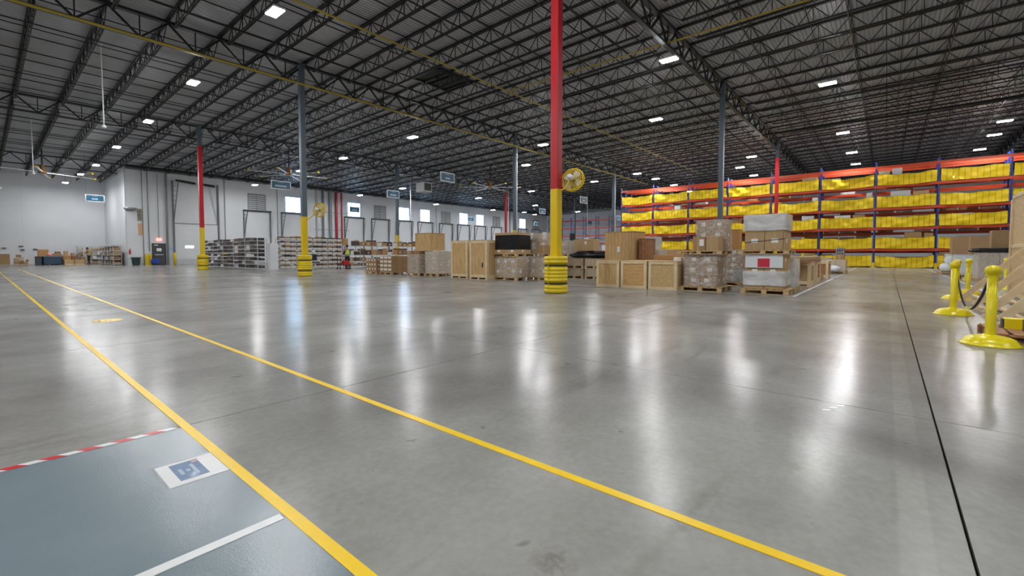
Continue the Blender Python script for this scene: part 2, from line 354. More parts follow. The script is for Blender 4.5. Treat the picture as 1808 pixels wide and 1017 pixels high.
wall('wall_return', 'short white return wall joining the recess to the dock wall', XR, YF, XR, YW, roof(YW) + 0.2, M_wall, 2)
wall('wall_end', 'pale end wall behind the empty blue racks', XE, YW, XE, YB, 11.4, M_wall, 10)
wall('wall_right', 'white side wall outside the frame to the right', XE, YB, XB, YB, 11.3, M_wall, 8)
wall('wall_front', 'white wall behind the camera', XB, YB, XB, YF, 11.4, M_wall, 8)

# ------------------------------------------------------------------ roof deck, girders, joists
deck = thing('ceiling', 'grey corrugated metal roof deck above the dark joists', 'ceiling', kind='structure')
def deck_strip(ya, yb, xa, xb):
    b = MB(); y = ya; pts = []
    while y < yb:
        for dy, dz in ((0, 0), (0.085, 0), (0.1, 0.045), (0.14, 0.045)): pts.append((y + dy, roof(min(y + dy, yb)) + 0.17 + dz))
        y += 0.155
    v = [];
    for y_, z_ in pts: v += [(xa, y_, z_), (xb, y_, z_)]
    b._add(v, [(2 * i, 2 * i + 2, 2 * i + 3, 2 * i + 1) for i in range(len(pts) - 1)])
    return b
for ya, yb in zip(GY + [37.8], GY[1:] + [37.8, YW]):
    if yb > ya: deck_strip(ya, yb, XB, XE + 0.2).obj('deck_panel', M_deck, deck)
deck_strip(YW, YF, XB, XR + 0.2).obj('deck_panel', M_deck, deck)
MB().box(XB, XE + 0.3, YB, YF + .2, 11.6, 11.7).obj('roof_cover', M_black, deck)

def web_nodes(L_, n, inset):
    return [inset + (L_ - 2 * inset) * i / n for i in range(n + 1)]
DJ = 0.66
def joist_mesh(L_):
    n = max(4, int(L_ / 1.25)); top = MB(); bot = MB(); web = MB(); segs = []
    for sx in (-0.042, 0.042): top.box(sx - 0.03, sx + 0.03, 0, L_, 0.06, 0.13); bot.box(sx - 0.022, sx + 0.022, 0.9, L_ - 0.9, 0.08 - DJ, 0.13 - DJ)
    xs = web_nodes(L_, n, 0.9); zt, zb = 0.08, 0.1 - DJ
    segs.append(((0, 0.1, zt), (0, xs[0], zb))); segs.append(((0, L_ - 0.1, zt), (0, xs[-1], zb)))
    for i in range(n):
        m_ = (xs[i] + xs[i + 1]) / 2
        segs.append(((0, xs[i], zb), (0, m_, zt))); segs.append(((0, m_, zt), (0, xs[i + 1], zb)))
    for i in range(n): segs.append(((0, (xs[i] + xs[i + 1]) / 2, zt), (0, (xs[i] + xs[i + 1]) / 2, zb)))
    return top.mesh('top_chord', M_steel), bot.mesh('bottom_chord', M_steel), segs, xs
JM = {}
def joist(x, ya, yb, fine):
    za, zb = roof(ya), roof(yb); L_ = math.hypot(yb - ya, zb - za); key = round(L_, 2)
    if key not in JM:
        t, bm, segs, xs = joist_mesh(L_); w = MB()
        for a, c in segs: w.bar(a, c, 0.028, 0.028)
        bars = [MB().bar(a, c, 0.028, 0.028).mesh('web_bar', M_steel) for a, c in segs]
        JM[key] = (t, bm, w.mesh('web', M_steel), bars)
    t, bm, w, bars = JM[key]
    j = bpy.data.objects.new('roof_joist', None); COL.objects.link(j); j.location = (x, ya, za); j.rotation_euler = (math.atan2(zb - za, yb - ya), 0, 0)
    link('top_chord', t, j); link('bottom_chord', bm, j)
    if fine:
        for bm_ in bars: link('web_bar', bm_, j)
    else: link('web', w, j, stuff=True)
    return j
bays = list(zip(GY[:-1], GY[1:])) + [(37.8, YW)]
jn = 0
bayname = ['bay behind the camera', 'right-hand bay beside the rack aisle', 'bay over the crates', 'bay beyond the yellow gas pipe', 'bay next to the dock wall']
for bi, (ya, yb) in enumerate(bays):
    lo = {0: 30, 1: -14, 2: -6, 3: -1.5, 4: -1.5}[bi]; x = 10.8 - JS * 20; k = 0
    while x < XE - 0.5:
        if x > max(lo, XB) and not (bi == 0 and x < 30) :
            # skip joists the frame can never show
            vis = True
            if bi == 1 and x < 12: vis = False
            if bi == 2 and x < 1.0: vis = False
            if vis:
                fine = bi in (2, 3) and x < 22
                j = joist(x, ya, yb, fine)
                tag(j, f'dark open-web roof joist, {ORD[k] if k < 14 else str(k + 1) + "th"} in the {bayname[bi]}', 'roof joist', 'open-web roof joists', 'structure'); k += 1
        x += JS
x = 10.8 - JS
k = 0
while x > -3:
    j = joist(x, YW, YF, False); tag(j, f'short dark roof joist over the recess, {ORD[k]} from its return wall', 'roof joist', 'recess roof joists', 'structure'); x -= JS; k += 1

DG = 1.0
def girder_meshes():
    L_ = 16.55; ch = MB(); ch.box(0.0, L_, -0.11, 0.11, -0.1, 0.0)
    bc = MB(); bc.box(0.5, L_ - 0.5, -0.09, 0.09, -DG, -DG + 0.09)
    seg = []
    for i in range(9):
        xa, xb = i * JS, (i + 1) * JS; xm = (xa + xb) / 2
        seg.append(((xa + (0.12 if i == 0 else 0), 0, -0.08), (xm, 0, -DG + 0.06), 0.07)); seg.append(((xm, 0, -DG + 0.06), (xb - (0.12 if i == 8 else 0), 0, -0.08), 0.07)); seg.append(((xm, 0, -0.08), (xm, 0, -DG + 0.06), 0.04))
    return ch.mesh('top_chord', M_steel2), bc.mesh('bottom_chord', M_steel2), [MB().bar(a, c, w).mesh('web_member', M_steel) for a, c, w in seg]
gt, gb, gw = girder_meshes()
gname = {-7.9: 'ridge line on the far right', 7.38: 'column line with the red-and-yellow column', 22.6: 'column line carrying the yellow gas pipe', 37.8: 'column line nearest the dock wall', YW: 'recess opening in line with the dock wall'}
for gy in (-7.9, 7.38, 22.6, 37.8, YW):
    for ci, cx in enumerate(CX[:-1]):
        if gy == YW and cx > 0: continue
        if cx < -6 : continue
        g = thing('roof_girder', f'deep dark truss girder on the {gname[gy]}, {ORD[ci - 1]} span', 'roof girder', (cx if gy != YW else XR - 16.55, gy, roof(gy)), 0, 'truss girders on the column lines', 'structure')
        link('top_chord', gt, g); link('bottom_chord', gb, g)
        for w in gw: link('web_member', w, g)
# bridging angles and sprinkler branch pipes run across the joists
for bi, (ya, yb) in enumerate(bays):
    b = MB(); xs0 = {0: 30, 1: 5, 2: -2, 3: -4, 4: -4}[bi]
    for q in (0.17, 0.39, 0.61, 0.83):
        y = ya + (yb - ya) * q; b.box(xs0, XE - 0.1, y - 0.022, y + 0.022, roof(y) + 0.06, roof(y) + 0.1); b.box(xs0, XE - 0.1, y - 0.02, y + 0.02, roof(y) - DJ + 0.05, roof(y) - DJ + 0.09)
    tag(b.obj('joist_bridging', M_steel), f'thin dark bridging angles running across the joists of the {bayname[bi]}', 'bridging', 'joist bridging', 'stuff')
    for q in (0.1, 0.3, 0.5, 0.7, 0.9):
        y = ya + (yb - ya) * q
        if xs0 > 20 and q < 0.5: continue
        tag(MB().tube([(xs0, y, roof(y) - 0.05), (XE - 0.1, y, roof(y) - 0.05)], 0.022, 6).obj('sprinkler_pipe', M_steel2), f'thin dark sprinkler branch pipe, {ORD[int(q * 5)]} across the {bayname[bi]}', 'sprinkler pipe', 'sprinkler branch pipes', 'structure')
tag(MB().tube([(37, -14, 9.75), (37, 7.2, 9.75)], 0.08, 10).obj('sprinkler_main', M_steel), 'thick dark sprinkler main above the netted rack aisle', 'sprinkler main')
tag(MB().tube([(31, -14, 9.85), (31, 7.2, 9.85)], 0.05, 8).obj('sprinkler_main', M_steel), 'thinner dark sprinkler main parallel to the thick one', 'sprinkler main')
tag(MB().tube([(XR, YW - 0.55, roof(YW) - 0.38), (XE, YW - 0.55, roof(YW) - 0.38)], 0.09, 10).obj('sprinkler_main', M_pipe), 'long grey main along the top of the dock wall', 'sprinkler main')
tag(MB().box(XR, XE, YW - 0.1, YW - 0.002, roof(YW) - 0.2, roof(YW) + 0.05).obj('wall_ledger', M_steel2), 'dark steel ledger carrying the joists along the dock wall', 'ledger')
tag(MB().tube([(-4, 22.3, roof(22.6) - DG - 0.06), (52, 22.3, roof(22.6) - DG - 0.06)], 0.05, 10).obj('gas_pipe', M_gas), 'yellow gas pipe under the long girder, nearest the lights on the left', 'gas pipe')
tag(MB().tube([(2, 16.1, 9.98), (52, 16.1, 9.98)], 0.04, 10).obj('gas_pipe', M_gas), 'yellow gas pipe crossing the joists towards the far end wall', 'gas pipe')
tag(MB().tube([(18.9, -7, 9.98), (18.9, 16.1, 9.98)], 0.035, 10).obj('gas_pipe', M_gas), 'yellow gas pipe branch crossing top centre to right', 'gas pipe')
hv = thing('roof_hatch', 'dark square smoke hatch opening in the roof deck', 'roof hatch', (16.7, 19.0, roof(19) + 0.05))
MB().box(-1.1, 1.1, -1.0, 1.0, 0.06, 0.1).obj('well', mat('hatch_well', (0.02, 0.022, 0.012), 0.7), hv)
b = MB(); b.box(-1.2, -1.1, -1.1, 1.1, -0.02, 0.1).box(1.1, 1.2, -1.1, 1.1, -0.02, 0.1).box(-1.2, 1.2, -1.1, -1.0, -0.02, 0.1).box(-1.2, 1.2, 1.0, 1.1, -0.02, 0.1).box(-0.03, 0.03, -1, 1, -0.02, 0.1); b.obj('hatch_frame', M_steel, hv)

# ------------------------------------------------------------------ columns with guards
def guard(parent):
    prof = [(0.27, 0.0), (0.325, 0.015)]
    z = 0.03
    for k in range(10):
        if k in (2, 7):
            prof += [(0.315, z), (0.315, z + 0.1)]
        else:
            prof += [(0.33, z), (0.345, z + 0.025), (0.345, z + 0.06), (0.33, z + 0.085), (0.328, z + 0.1)]
        z += 0.104
    prof += [(0.325, 1.06), (0.27, 1.07), (0.14, 1.07)]
    g = cached('guard', lambda: MB().lathe(prof, 28).mesh('column_guard', M_guard, True)); o = link('column_guard', g, parent)
    s = cached('gstrap', lambda: MB().lathe([(0.316, 0), (0.338, 0.002), (0.338, 0.038), (0.316, 0.04)], 28).mesh('strap', M_strap))
    link('strap', s, o, (0, 0, 0.268)); link('strap', s, o, (0, 0, 0.788))
    MB().box(-0.352, -0.335, 0.02, 0.035, 0.02, 1.05).obj('seam', M_coly, o)
cdef = [(10.8, 7.38, 'r', 9.3, 'nearest column, red over yellow with a wall fan, yellow guard at its foot'),
        (10.62, 22.55, 'g', 0, 'grey column over yellow with a small fan, in front of the white bins'),
        (10.35, 37.5, 'r', 8.75, 'red column over yellow in front of the tall vertical door'),
        (27.35, 7.38, 'g', 0, 'grey column rising behind the wrapped pallets beside the netted rack'),
        (27.35, 22.6, 'g', 0, 'grey column with bright conduit left of the nearest red column'),
        (27.2, 37.8, 'g', 0, 'grey column with a yellow foot between the dock windows'),
        (44.0, 7.38, 'r', 9.3, 'red column standing before the netted orange racks'),
        (43.9, 22.6, 'g', 0, 'grey column with conduit left of the netted racks'),
        (43.9, 37.8, 'r', 8.9, 'thin distant red column beside grey one near dock windows'),
        (60.45, 22.6, 'g', 0, 'far grey column before the end wall, third in the gas pipe row'),
        (60.45, 37.8, 'g', 0, 'far grey column in front of the empty blue racks'),
        (60.45, 7.38, 'g', 0, 'grey column hidden behind the netted racks')]
for cx, cy, kind, zr, lab in cdef:
    t = thing('column', lab, 'column', (cx, cy, 0), 0, None, 'structure'); top = roof(cy) - 0.02
    MB().cbox(-0.125, 0.125, -0.125, 0.125, 0, 3.0, 0.012).obj('yellow_shaft', M_coly, t)
    if kind == 'r':
        MB().cbox(-0.125, 0.125, -0.125, 0.125, 3.0, zr, 0.012).obj('red_shaft', M_colr, t); MB().cbox(-0.124, 0.124, -0.124, 0.124, zr, top, 0.012).obj('grey_shaft', M_colg, t)
    else:
        MB().cbox(-0.125, 0.125, -0.125, 0.125, 3.0, top, 0.012).obj('grey_shaft', M_colg, t)
        if cy == 22.6: MB().tube([(0.02, -0.17, 0.3), (0.02, -0.17, top - 1.0)], 0.045, 8).obj('conduit', M_silver, t)
    MB().box(-0.2, 0.2, -0.2, 0.2, top - 0.04, top).obj('cap_plate', M_colg, t)
    if cx < 30: guard(t)
# column bracket fans
def bracket_fan(loc, direction, r, label, armto):
    f = thing('wall_fan', label, 'fan', loc)
    d = Vector(direction).normalized(); q = d.to_track_quat('Z', 'Y').to_euler()
    rings = MB()
    for zz, rs in ((-0.07, [1, .8, .6, .4, .22]), (0.07, [1, .8, .6, .4, .2]), (0.0, [1.02])):
        for k in rs:
            rings.tube([(r * k * math.cos(a), r * k * math.sin(a), zz * (1.25 - 0.35 * k)) for a in [2 * math.pi * i / 28 for i in range(29)]], 0.006 if k < 1 else 0.014, 5, False)
    for s_ in (-1, 1):
        for i in range(24):
            a = 2 * math.pi * i / 24; rings.bar((0.06 * math.cos(a), 0.06 * math.sin(a), s_ * 0.085), (r * math.cos(a), r * math.sin(a), s_ * 0.06), 0.006)
    o = rings.obj('cage', M_coly, f); o.rotation_euler = q
    for i in range(4):
        b = MB(); a = i * math.pi / 2 + 0.5; ca, sa = math.cos(a), math.sin(a); pts = []
        for rr, ww in ((0.08, 0.05), (0.55 * r, 0.085), (0.86 * r, 0.1)):
            for s_ in (-1, 1): pts.append((rr * ca - s_ * ww * sa, rr * sa + s_ * ww * ca, s_ * 0.022))
        b._add(pts + [(p[0], p[1], p[2] + 0.006) for p in pts], [(0, 2, 3, 1), (2, 4, 5, 3), (6, 7, 9, 8), (8, 9, 11, 10), (0, 1, 7, 6), (4, 10, 11, 5), (0, 6, 8, 2), (2, 8, 10, 4), (1, 3, 9, 7), (3, 5, 11, 9)])
        b.obj('blade', M_lgrey, f).rotation_euler = q
    MB().lathe([(0.03, -0.3), (0.075, -0.27), (0.08, -0.12), (0.05, -0.08)], 16).obj('motor', M_whitep, f, True).rotation_euler = q
    MB().lathe([(0.05, -0.1), (0.06, -0.06), (0.05, 0.05)], 12).obj('hub', M_black, f, True).rotation_euler = q
    back = d * -0.16; at = Vector(armto) - Vector(loc)
    MB().tube([back, (back + at) / 2 + Vector((0, 0, -0.1)), at], 0.022, 8).obj('bracket_arm', M_coly, f)
bracket_fan((11.12, 7.02, 3.27), (0.95, 0.15, -0.28), 0.33, 'yellow caged fan bracketed on the nearest red and yellow column', (10.84, 7.25, 2.95))
bracket_fan((11.16, 22.0, 3.34), (0.92, 0.34, -0.12), 0.35, 'yellow caged fan on the grey column before the white bins', (10.7, 22.42, 2.85))

# ------------------------------------------------------------------ high-bay lights
lamps = [(6.7, 16.0), (6.7, 24.9), (6.7, 33.4), (6.6, 42.1), (6.6, 50.7), (6.3, 56.6), (5.9, 63.2), (19.3, 25.0), (19.3, 34.0), (19.2, 41.4), (19.3, 52.0),
         (31.8, 25.0), (31.8, 43.1), (31.2, 51.1), (27.1, 19.7), (27.0, 11.1), (27.3, 2.5), (39.0, 2.6), (47.0, 2.5), (53.2, 2.5), (42.7, 9.1), (47.0, 11.0), (52.7, 11.0), (58.4, 11.0),
         (42.9, 19.5), (47.1, 19.3), (52.7, 19.4), (59.3, 19.7), (43.8, 24.9), (55.9, 24.9), (44.3, 34.0), (43.9, 42.7), (44.1, 51.7), (56.3, 42.4), (56.0, 51.1), (62.9, 49.8), (67.5, 51.0), (69.5, 42.8),
         (43.0, -5.6), (47.5, -5.7), (53.3, -5.6), (70.3, -5.7)]
hidden = [(6.7, 7.4), (6.7, -1.2), (-3.5, 7.4), (-3.5, 16), (-3.5, -1.2), (-3.5, 25), (-3.5, 42), (-14, 7.4), (-14, 25), (6.7, -10), (19.3, 7.4), (17.5, -1.5), (27, -7), (-14, -10)]
lbm = MB().box(-0.19, 0.19, -0.36, 0.36, 0.02, 0.09).mesh('housing', M_whitep)
lbd = MB()
for s_ in (-1, 1): lbd.box(s_ * 0.09 - 0.08, s_ * 0.09 + 0.08, -0.34, 0.34, -0.005, 0.018)
lbd = lbd.mesh('diffuser', M_lamp)
rows = {}; ORD2 = ORD + ['fifteenth', 'sixteenth', 'seventeenth', 'eighteenth']
for i, (lx, ly) in enumerate(lamps + hidden):
    z = 9.75 - 0.0215 * abs(ly + 7.9)
    rowk = round(lx / 5.4); rows.setdefault(rowk, []).append(1); n = len(rows[rowk])
    lab = f'white LED high-bay light, {ORD[min(n, 14) - 1]} in the {ORD2[rowk + 3]} row of ceiling lights'
    t = thing('ceiling_light', lab, 'ceiling light', (lx, ly, z), 0 if i not in (0, 1, 2, 3, 4) else 0, 'high-bay ceiling lights')
    link('diffuser', lbd, t); link('housing', lbm, t)
    b = MB(); h = roof(ly) - DJ - z + 0.12
    for sx in (-0.36, 0.36): b.bar((0, sx, 0.08), (0, 0, max(0.25, h)), 0.01)
    b.obj('hanger', M_steel, t)

# ------------------------------------------------------------------ dock wall: windows, louvres, dock doors
YI = YW - 0.02
kinds = {21.3: 'l', 25.5: 'w', 33.8: 'w', 38.0: 'l', 42.2: 'w', 46.3: 'w', 50.7: 'l', 54.8: 'w', 58.9: 'w', 63.4: 'l', 71.3: 'w', 75.8: 'l'}
def window(n, x, first):
    t = thing(f'window_{n}', f'bright daylight window above a dock door, {ORD[n - 1]} window from the grey louvre at left', 'window', (x, YI, 6.3), 0, 'dock wall windows', 'structure')
    link('frame', cached('wf', lambda: MB().box(-0.98, -0.92, -0.05, 0, 0, 1.9).box(0.92, 0.98, -0.05, 0, 0, 1.9).box(-0.98, 0.98, -0.05, 0, -0.04, 0.02).box(-0.98, 0.98, -0.05, 0, 1.84, 1.9).mesh('frame', M_lgrey)), t)
    for a, c in ((-0.92, 0.02), (0.0, 0.02), (-0.92, 0.94), (0.0, 0.94)):
        link('pane', cached('wp', lambda: MB().box(0.012, 0.908, -0.025, -0.015, 0.01, 0.89).mesh('pane', M_day)), t, (a, 0, c))
    link('mullion', cached('wm', lambda: MB().box(-0.012, 0.012, -0.045, -0.02, 0, 1.86).box(-0.92, 0.92, -0.045, -0.02, 0.925, 0.945).mesh('mullion', M_lgrey)), t)
    link('sill', cached('ws', lambda: MB().box(-1.1, 1.1, -0.12, 0, -0.14, -0.04).mesh('sill', M_pipe)), t)
def louvre(n, x):
    t = thing('wall_louvre', f'grey slatted wall louvre above a dock door, {ORD[n - 1]} louvre along the dock wall', 'louvre', (x, YI, 6.15), 0, 'dock wall louvres')
    MB().box(-0.98, -0.9, -0.08, 0, 0, 2.0).box(0.9, 0.98, -0.08, 0, 0, 2.0).box(-0.98, 0.98, -0.08, 0, 0, 0.08).box(-0.98, 0.98, -0.08, 0, 1.92, 2.0).box(-0.04, 0.04, -0.08, 0, 0, 2).obj('frame', M_grey, t)
    MB().box(-0.9, 0.9, -0.01, 0, 0.05, 1.95).obj('dark_backing', M_pipe, t)
    sl = cached('ls', lambda: MB()._add([(-0.9, -0.06, 0), (0.9, -0.06, 0), (0.9, -0.01, 0.14), (-0.9, -0.01, 0.14), (-0.9, -0.055, 0), (0.9, -0.055, 0), (0.9, -0.005, 0.14), (-0.9, -0.005, 0.14)], [(0, 1, 2, 3), (7, 6, 5, 4), (0, 4, 5, 1), (3, 2, 6, 7), (0, 3, 7, 4), (1, 5, 6, 2)]).mesh('slat', M_lgrey if n != 2 else M_grey))
    for k in range(8): link('slat', sl, t, (0, 0, 0.1 + 0.23 * k))
def dock_door(n, x):
    t = thing(f'door_{n}', f'white sectional dock door with tall grey lift tracks, {ORD[n - 1]} dock along the wall', 'dock door', (x, YI, 0), 0, 'dock doors', 'structure')
    for k in range(5): link('door_panel', cached('dp', lambda: MB().box(-1.35, 1.35, -0.06, 0, 0.01, 0.59).mesh('door_panel', M_wall)), t, (0, 0, 0.6 * k))
    for s_ in (-1, 1):
        o = link('track', cached(('dt', s_), lambda: MB().box(s_ * 1.45 - 0.05, s_ * 1.45 + 0.05, -0.14, 0, 0, 6.15).mesh('track', M_pipe)), t)
        b = MB(); b.bar((s_ * 1.45, -0.08, 3.0), (s_ * 1.25, -0.75, 6.1), 0.06)
        for q in range(6):
            f_ = (q + 1) / 7; b.bar((s_ * 1.45, -0.08, 3.0 + 3.1 * f_), (s_ * (1.45 - 0.2 * f_), -0.08 - 0.67 * f_, 3.0 + 3.1 * f_), 0.03)
        o2 = link('track_brace', cached(('tb', s_), lambda: b.mesh('track_brace', M_pipe)), t)
    link('spring_shaft', cached('ss', lambda: MB().tube([(-1.55, -0.2, 6.15), (1.55, -0.2, 6.15)], 0.07, 8).mesh('spring_shaft', M_dgrey)), t)
    link('lift_cable', cached('lc', lambda: MB().bar((-1.3, -0.1, 3.0), (-1.3, -0.15, 6.1), 0.012).bar((1.3, -0.1, 3.0), (1.3, -0.15, 6.1), 0.012).mesh('lift_cable', M_dgrey)), t)
nw = nl = nd = 0
for x_, kd in kinds.items():
    nd += 1; dock_door(nd + 2, x_)
    if kd == 'w': nw += 1; window(nw, x_, nw == 1)
    else: nl += 1; louvre(nl, x_)
# large drive-in door
t = thing('door_1', 'tall grey drive-in sectional door with small lit vision slot', 'door', (15.25, YI, 0), 0, None, 'structure')
for k in range(7): MB().box(-1.95, 1.95, -0.07, 0, 0.61 * k + 0.01, 0.61 * (k + 1)).obj('door_panel', M_wall if k else M_wallg, t)
MB().box(-1.1, -0.35, -0.09, -0.07, 1.75, 1.98).obj('vision_slot', M_winlit, t)
for s_ in (-1, 1):
    MB().box(s_ * 2.05 - 0.07, s_ * 2.05 + 0.07, -0.16, 0, 0, 8.7).obj('track', M_pipe, t)
    b = MB(); b.bar((s_ * 2.05, -0.1, 4.2), (s_ * 1.75, -1.0, 8.6), 0.07)
    for q in range(8):
        f_ = (q + 1) / 9; b.bar((s_ * 2.05, -0.1, 4.2 + 4.4 * f_), (s_ * (2.05 - 0.3 * f_), -0.1 - 0.9 * f_, 4.2 + 4.4 * f_), 0.03)
    b.obj('track_brace', M_pipe, t)
MB().tube([(-1.8, -0.25, 8.75), (-0.1, -0.25, 8.6)], 0.12, 10).obj('spring', M_black, t); MB().tube([(0.25, -0.25, 8.6), (1.7, -0.25, 8.5)], 0.12, 10).obj('spring', M_black, t)
MB().bar((-2.0, -0.1, 4.32), (2.0, -0.1, 4.32), 0.06).obj('door_head', M_pipe, t)
fc = bpy.data.curves.new('dock_number', 'FONT'); fc.body = '3.0'; fc.size = 0.6; fc.extrude = 0.004; fc.materials.append(M_black)
o = bpy.data.objects.new('dock_number', fc); COL.objects.link(o)
dg = bpy.context.evaluated_depsgraph_get(); me = bpy.data.meshes.new_from_object(o.evaluated_get(dg)); bpy.data.objects.remove(o)
link('dock_number', me, t, (-0.15, -0.08, 0.12), (R(90), 0, 0))
# black personnel door with exit sign
t = thing('door_2', 'dark grey personnel door with white notice and push bar', 'door', (11.92, YI, 0), 0, None, 'structure')
MB().box(-0.56, 0.56, -0.06, 0, 0, 2.19).obj('door_frame', M_black, t); d_ = MB().box(-0.5, 0.5, -0.08, -0.05, 0.02, 2.12).obj('door_leaf', M_dgrey, t)
MB().box(-0.34, 0.34, -0.14, -0.1, 1.0, 1.07).obj('push_bar', M_silver, d_); MB().box(-0.2, 0.2, -0.09, -0.08, 1.4, 1.7).obj('notice', M_white, t); MB().box(-0.4, -0.05, -0.09, -0.08, 1.98, 2.06).obj('door_plate', M_white, t)
t = thing('exit_sign', 'glowing red exit sign above the dark personnel door', 'exit sign', (11.95, YI, 2.45)); MB().box(-0.2, 0.2, -0.09, 0, 0, 0.26).obj('lit_box', M_exit, t)
b = MB()
def glyph(s, x0, z0, w, h, y, st=0.02):
    E_ = {'E': [(0, 0, 0, 1), (0, 0, 1, 0), (0, .5, .8, .5), (0, 1, 1, 1)], 'X': [(0, 0, 1, 1), (0, 1, 1, 0)], 'I': [(.5, 0, .5, 1)], 'T': [(0, 1, 1, 1), (.5, 0, .5, 1)]}
    for c in s:
        for a, b_, c_, d__ in E_[c]: b.bar((x0 + a * w, y, z0 + b_ * h), (x0 + c_ * w, y, z0 + d__ * h), st, 0.004, (0, 1, 0))
        x0 += w * 1.4
glyph('EXIT', -0.15, 0.06, 0.055, 0.14, -0.092); b.obj('lettering', M_white, t)
MB().tube([(0, -0.04, 0.26), (0, -0.04, 6.8)], 0.02, 6).obj('conduit', M_pipe, t)
# pipes and downspouts on the dock wall
def riser(x, r, m, lab, z0=0.0, z1=9.6, name='wall_pipe', y=None):
    tag(MB().tube([(x, (y or YI) - r, z0), (x, (y or YI) - r, z1)], r, 10).obj(name, m), lab, 'pipe', 'pipes on the dock wall')
riser(29.3, 0.14, M_pipe, 'grey downpipe beside the small fan column, left of the red risers'); riser(28.5, 0.1, M_lgrey, 'pale pipe left of the grey downpipe')
riser(30.3, 0.2, M_grey, 'wide grey downpipe just left of the red risers'); riser(31.15, 0.17, M_colr, 'wide red sprinkler riser on the dock wall'); riser(31.95, 0.1, M_colr, 'thin red sprinkler riser on the dock wall')
riser(67.2, 0.15, M_grey, 'grey downpipe at the far end of the dock wall'); riser(10.7, 0.035, M_pipe, 'thin conduit beside the recess corner'); riser(11.15, 0.035, M_pipe, 'thin conduit left of the personnel door', 1.4)
riser(12.65, 0.09, M_pipe, 'grey downpipe right of the personnel door'); riser(17.95, 0.03, M_pipe, 'thin conduit right of the drive-in door', 1.0); riser(23.6, 0.03, M_pipe, 'thin conduit right of the first louvre', 3.0)
riser(48.6, 0.03, M_pipe, 'thin conduit between far dock windows', 3.0)
for z_ in (4.3, 6.6): tag(MB().bar((28, YI - 0.2, z_), (33, YI - 0.2, z_), 0.04).obj('pipe_strut', M_pipe), f'thin strut across the wall pipes, {"lower" if z_ < 5 else "upper"} one', 'pipe strut')
# items on the return wall and dock corner
t = thing('dome_mirror', 'half-dome safety mirror high on the recess corner', 'mirror', (XR + 0.35, YW - 0.02, 5.35))
MB().lathe([(0.5, 0.3), (0.46, 0.15), (0.33, 0.03), (0.12, -0.04), (0.01, -0.05)], 20).obj('dome', M_grey, t, True)
tag(MB().box(10.3, 10.62, YI - 0.05, YI, 4.4, 5.6).obj('wall_poster', mat('poster_green', (0.35, 0.33, 0.22), 0.6, c2=(0.1, 0.1, 0.08), scale=6)), 'tall narrow poster high on the corner wall', 'poster')
tag(MB().box(10.34, 10.66, YI - 0.05, YI, 3.0, 4.15).obj('wall_board', mat('peach_board', (0.6, 0.33, 0.18), 0.6)), 'peach coloured narrow board under the tall poster', 'board')
t = thing('trash_can', 'dark green round trash can by the recess corner', 'trash can', (9.95, 56.3, 0))
MB().lathe([(0.26, 0), (0.3, 0.1), (0.36, 0.72), (0.4, 0.74), (0.4, 0.8), (0.34, 0.8)], 20).obj('bin_body', mat('dark_green_plastic', (0.03, 0.06, 0.065), 0.5), t, True)
MB().tube([(-0.42, 0, 0.6), (-0.46, 0, 0.7), (-0.38, 0, 0.74)], 0.02, 6).obj('handle', M_black, t)
t = thing('battery_charger', 'yellow floor cabinet with black knobs beside the personnel door', 'cabinet', (10.75, 56.4, 0)); MB().cbox(0, 0.45, 0, 0.4, 0, 1.1).obj('cabinet_body', M_coly, t)
for z_ in (0.3, 0.55, 0.8): MB().lathe([(0.04, 0), (0.04, 0.03)], 10, (0.25, -0.03, z_), 'y').obj('knob', M_black, t)
t = thing('floor_scrubber', 'small blue cleaning machine beside the dark door', 'cleaning machine', (11.1, 55.9, 0)); MB().cbox(0, 0.6, 0, 0.5, 0.2, 0.62, 0.08).obj('tank', mat('bright_blue', (0.01, 0.05, 0.35), 0.4), t)
MB().cbox(0.05, 0.5, 0.05, 0.45, 0.05, 0.2).obj('base', M_black, t); MB().bar((0.15, 0.25, 0.6), (0.1, 0.25, 1.15), 0.03).obj('handle', M_black, t)
for s_ in (0.12, 0.48): MB().lathe([(0.1, 0), (0.1, 0.05)], 12, (s_, -0.02, 0.1), 'y').obj('wheel', M_black, t)
for i, (x_, lab) in enumerate([(13.05, 'yellow steel bollard left of the drive-in door'), (17.6, 'yellow steel bollard right of the drive-in door')]):
    tag(MB().lathe([(0.12, 0), (0.12, 1.15), (0.08, 1.23), (0.01, 1.25)], 14).obj('bollard', M_coly, None, True, (x_, 56.2, 0)), lab, 'bollard', 'door bollards')
t = thing('fire_extinguisher', 'red fire extinguisher on the corner wall', 'fire extinguisher', (9.62, YI - 0.06, 1.1)); MB().lathe([(0.06, 0), (0.08, 0.05), (0.08, 0.4), (0.03, 0.48), (0.03, 0.52)], 12).obj('cylinder_body', M_colr, t, True); MB().bar((0, 0, 0.5), (0.05, -0.02, 0.58), 0.03).obj('valve', M_black, t)
tag(MB().box(12.75, 13.15, YI - 0.04, YI, 1.55, 1.75).obj('wall_notice', mat('pale_blue_notice', (0.3, 0.5, 0.75), 0.4)), 'pale blue notice on the wall right of the dark door', 'notice')

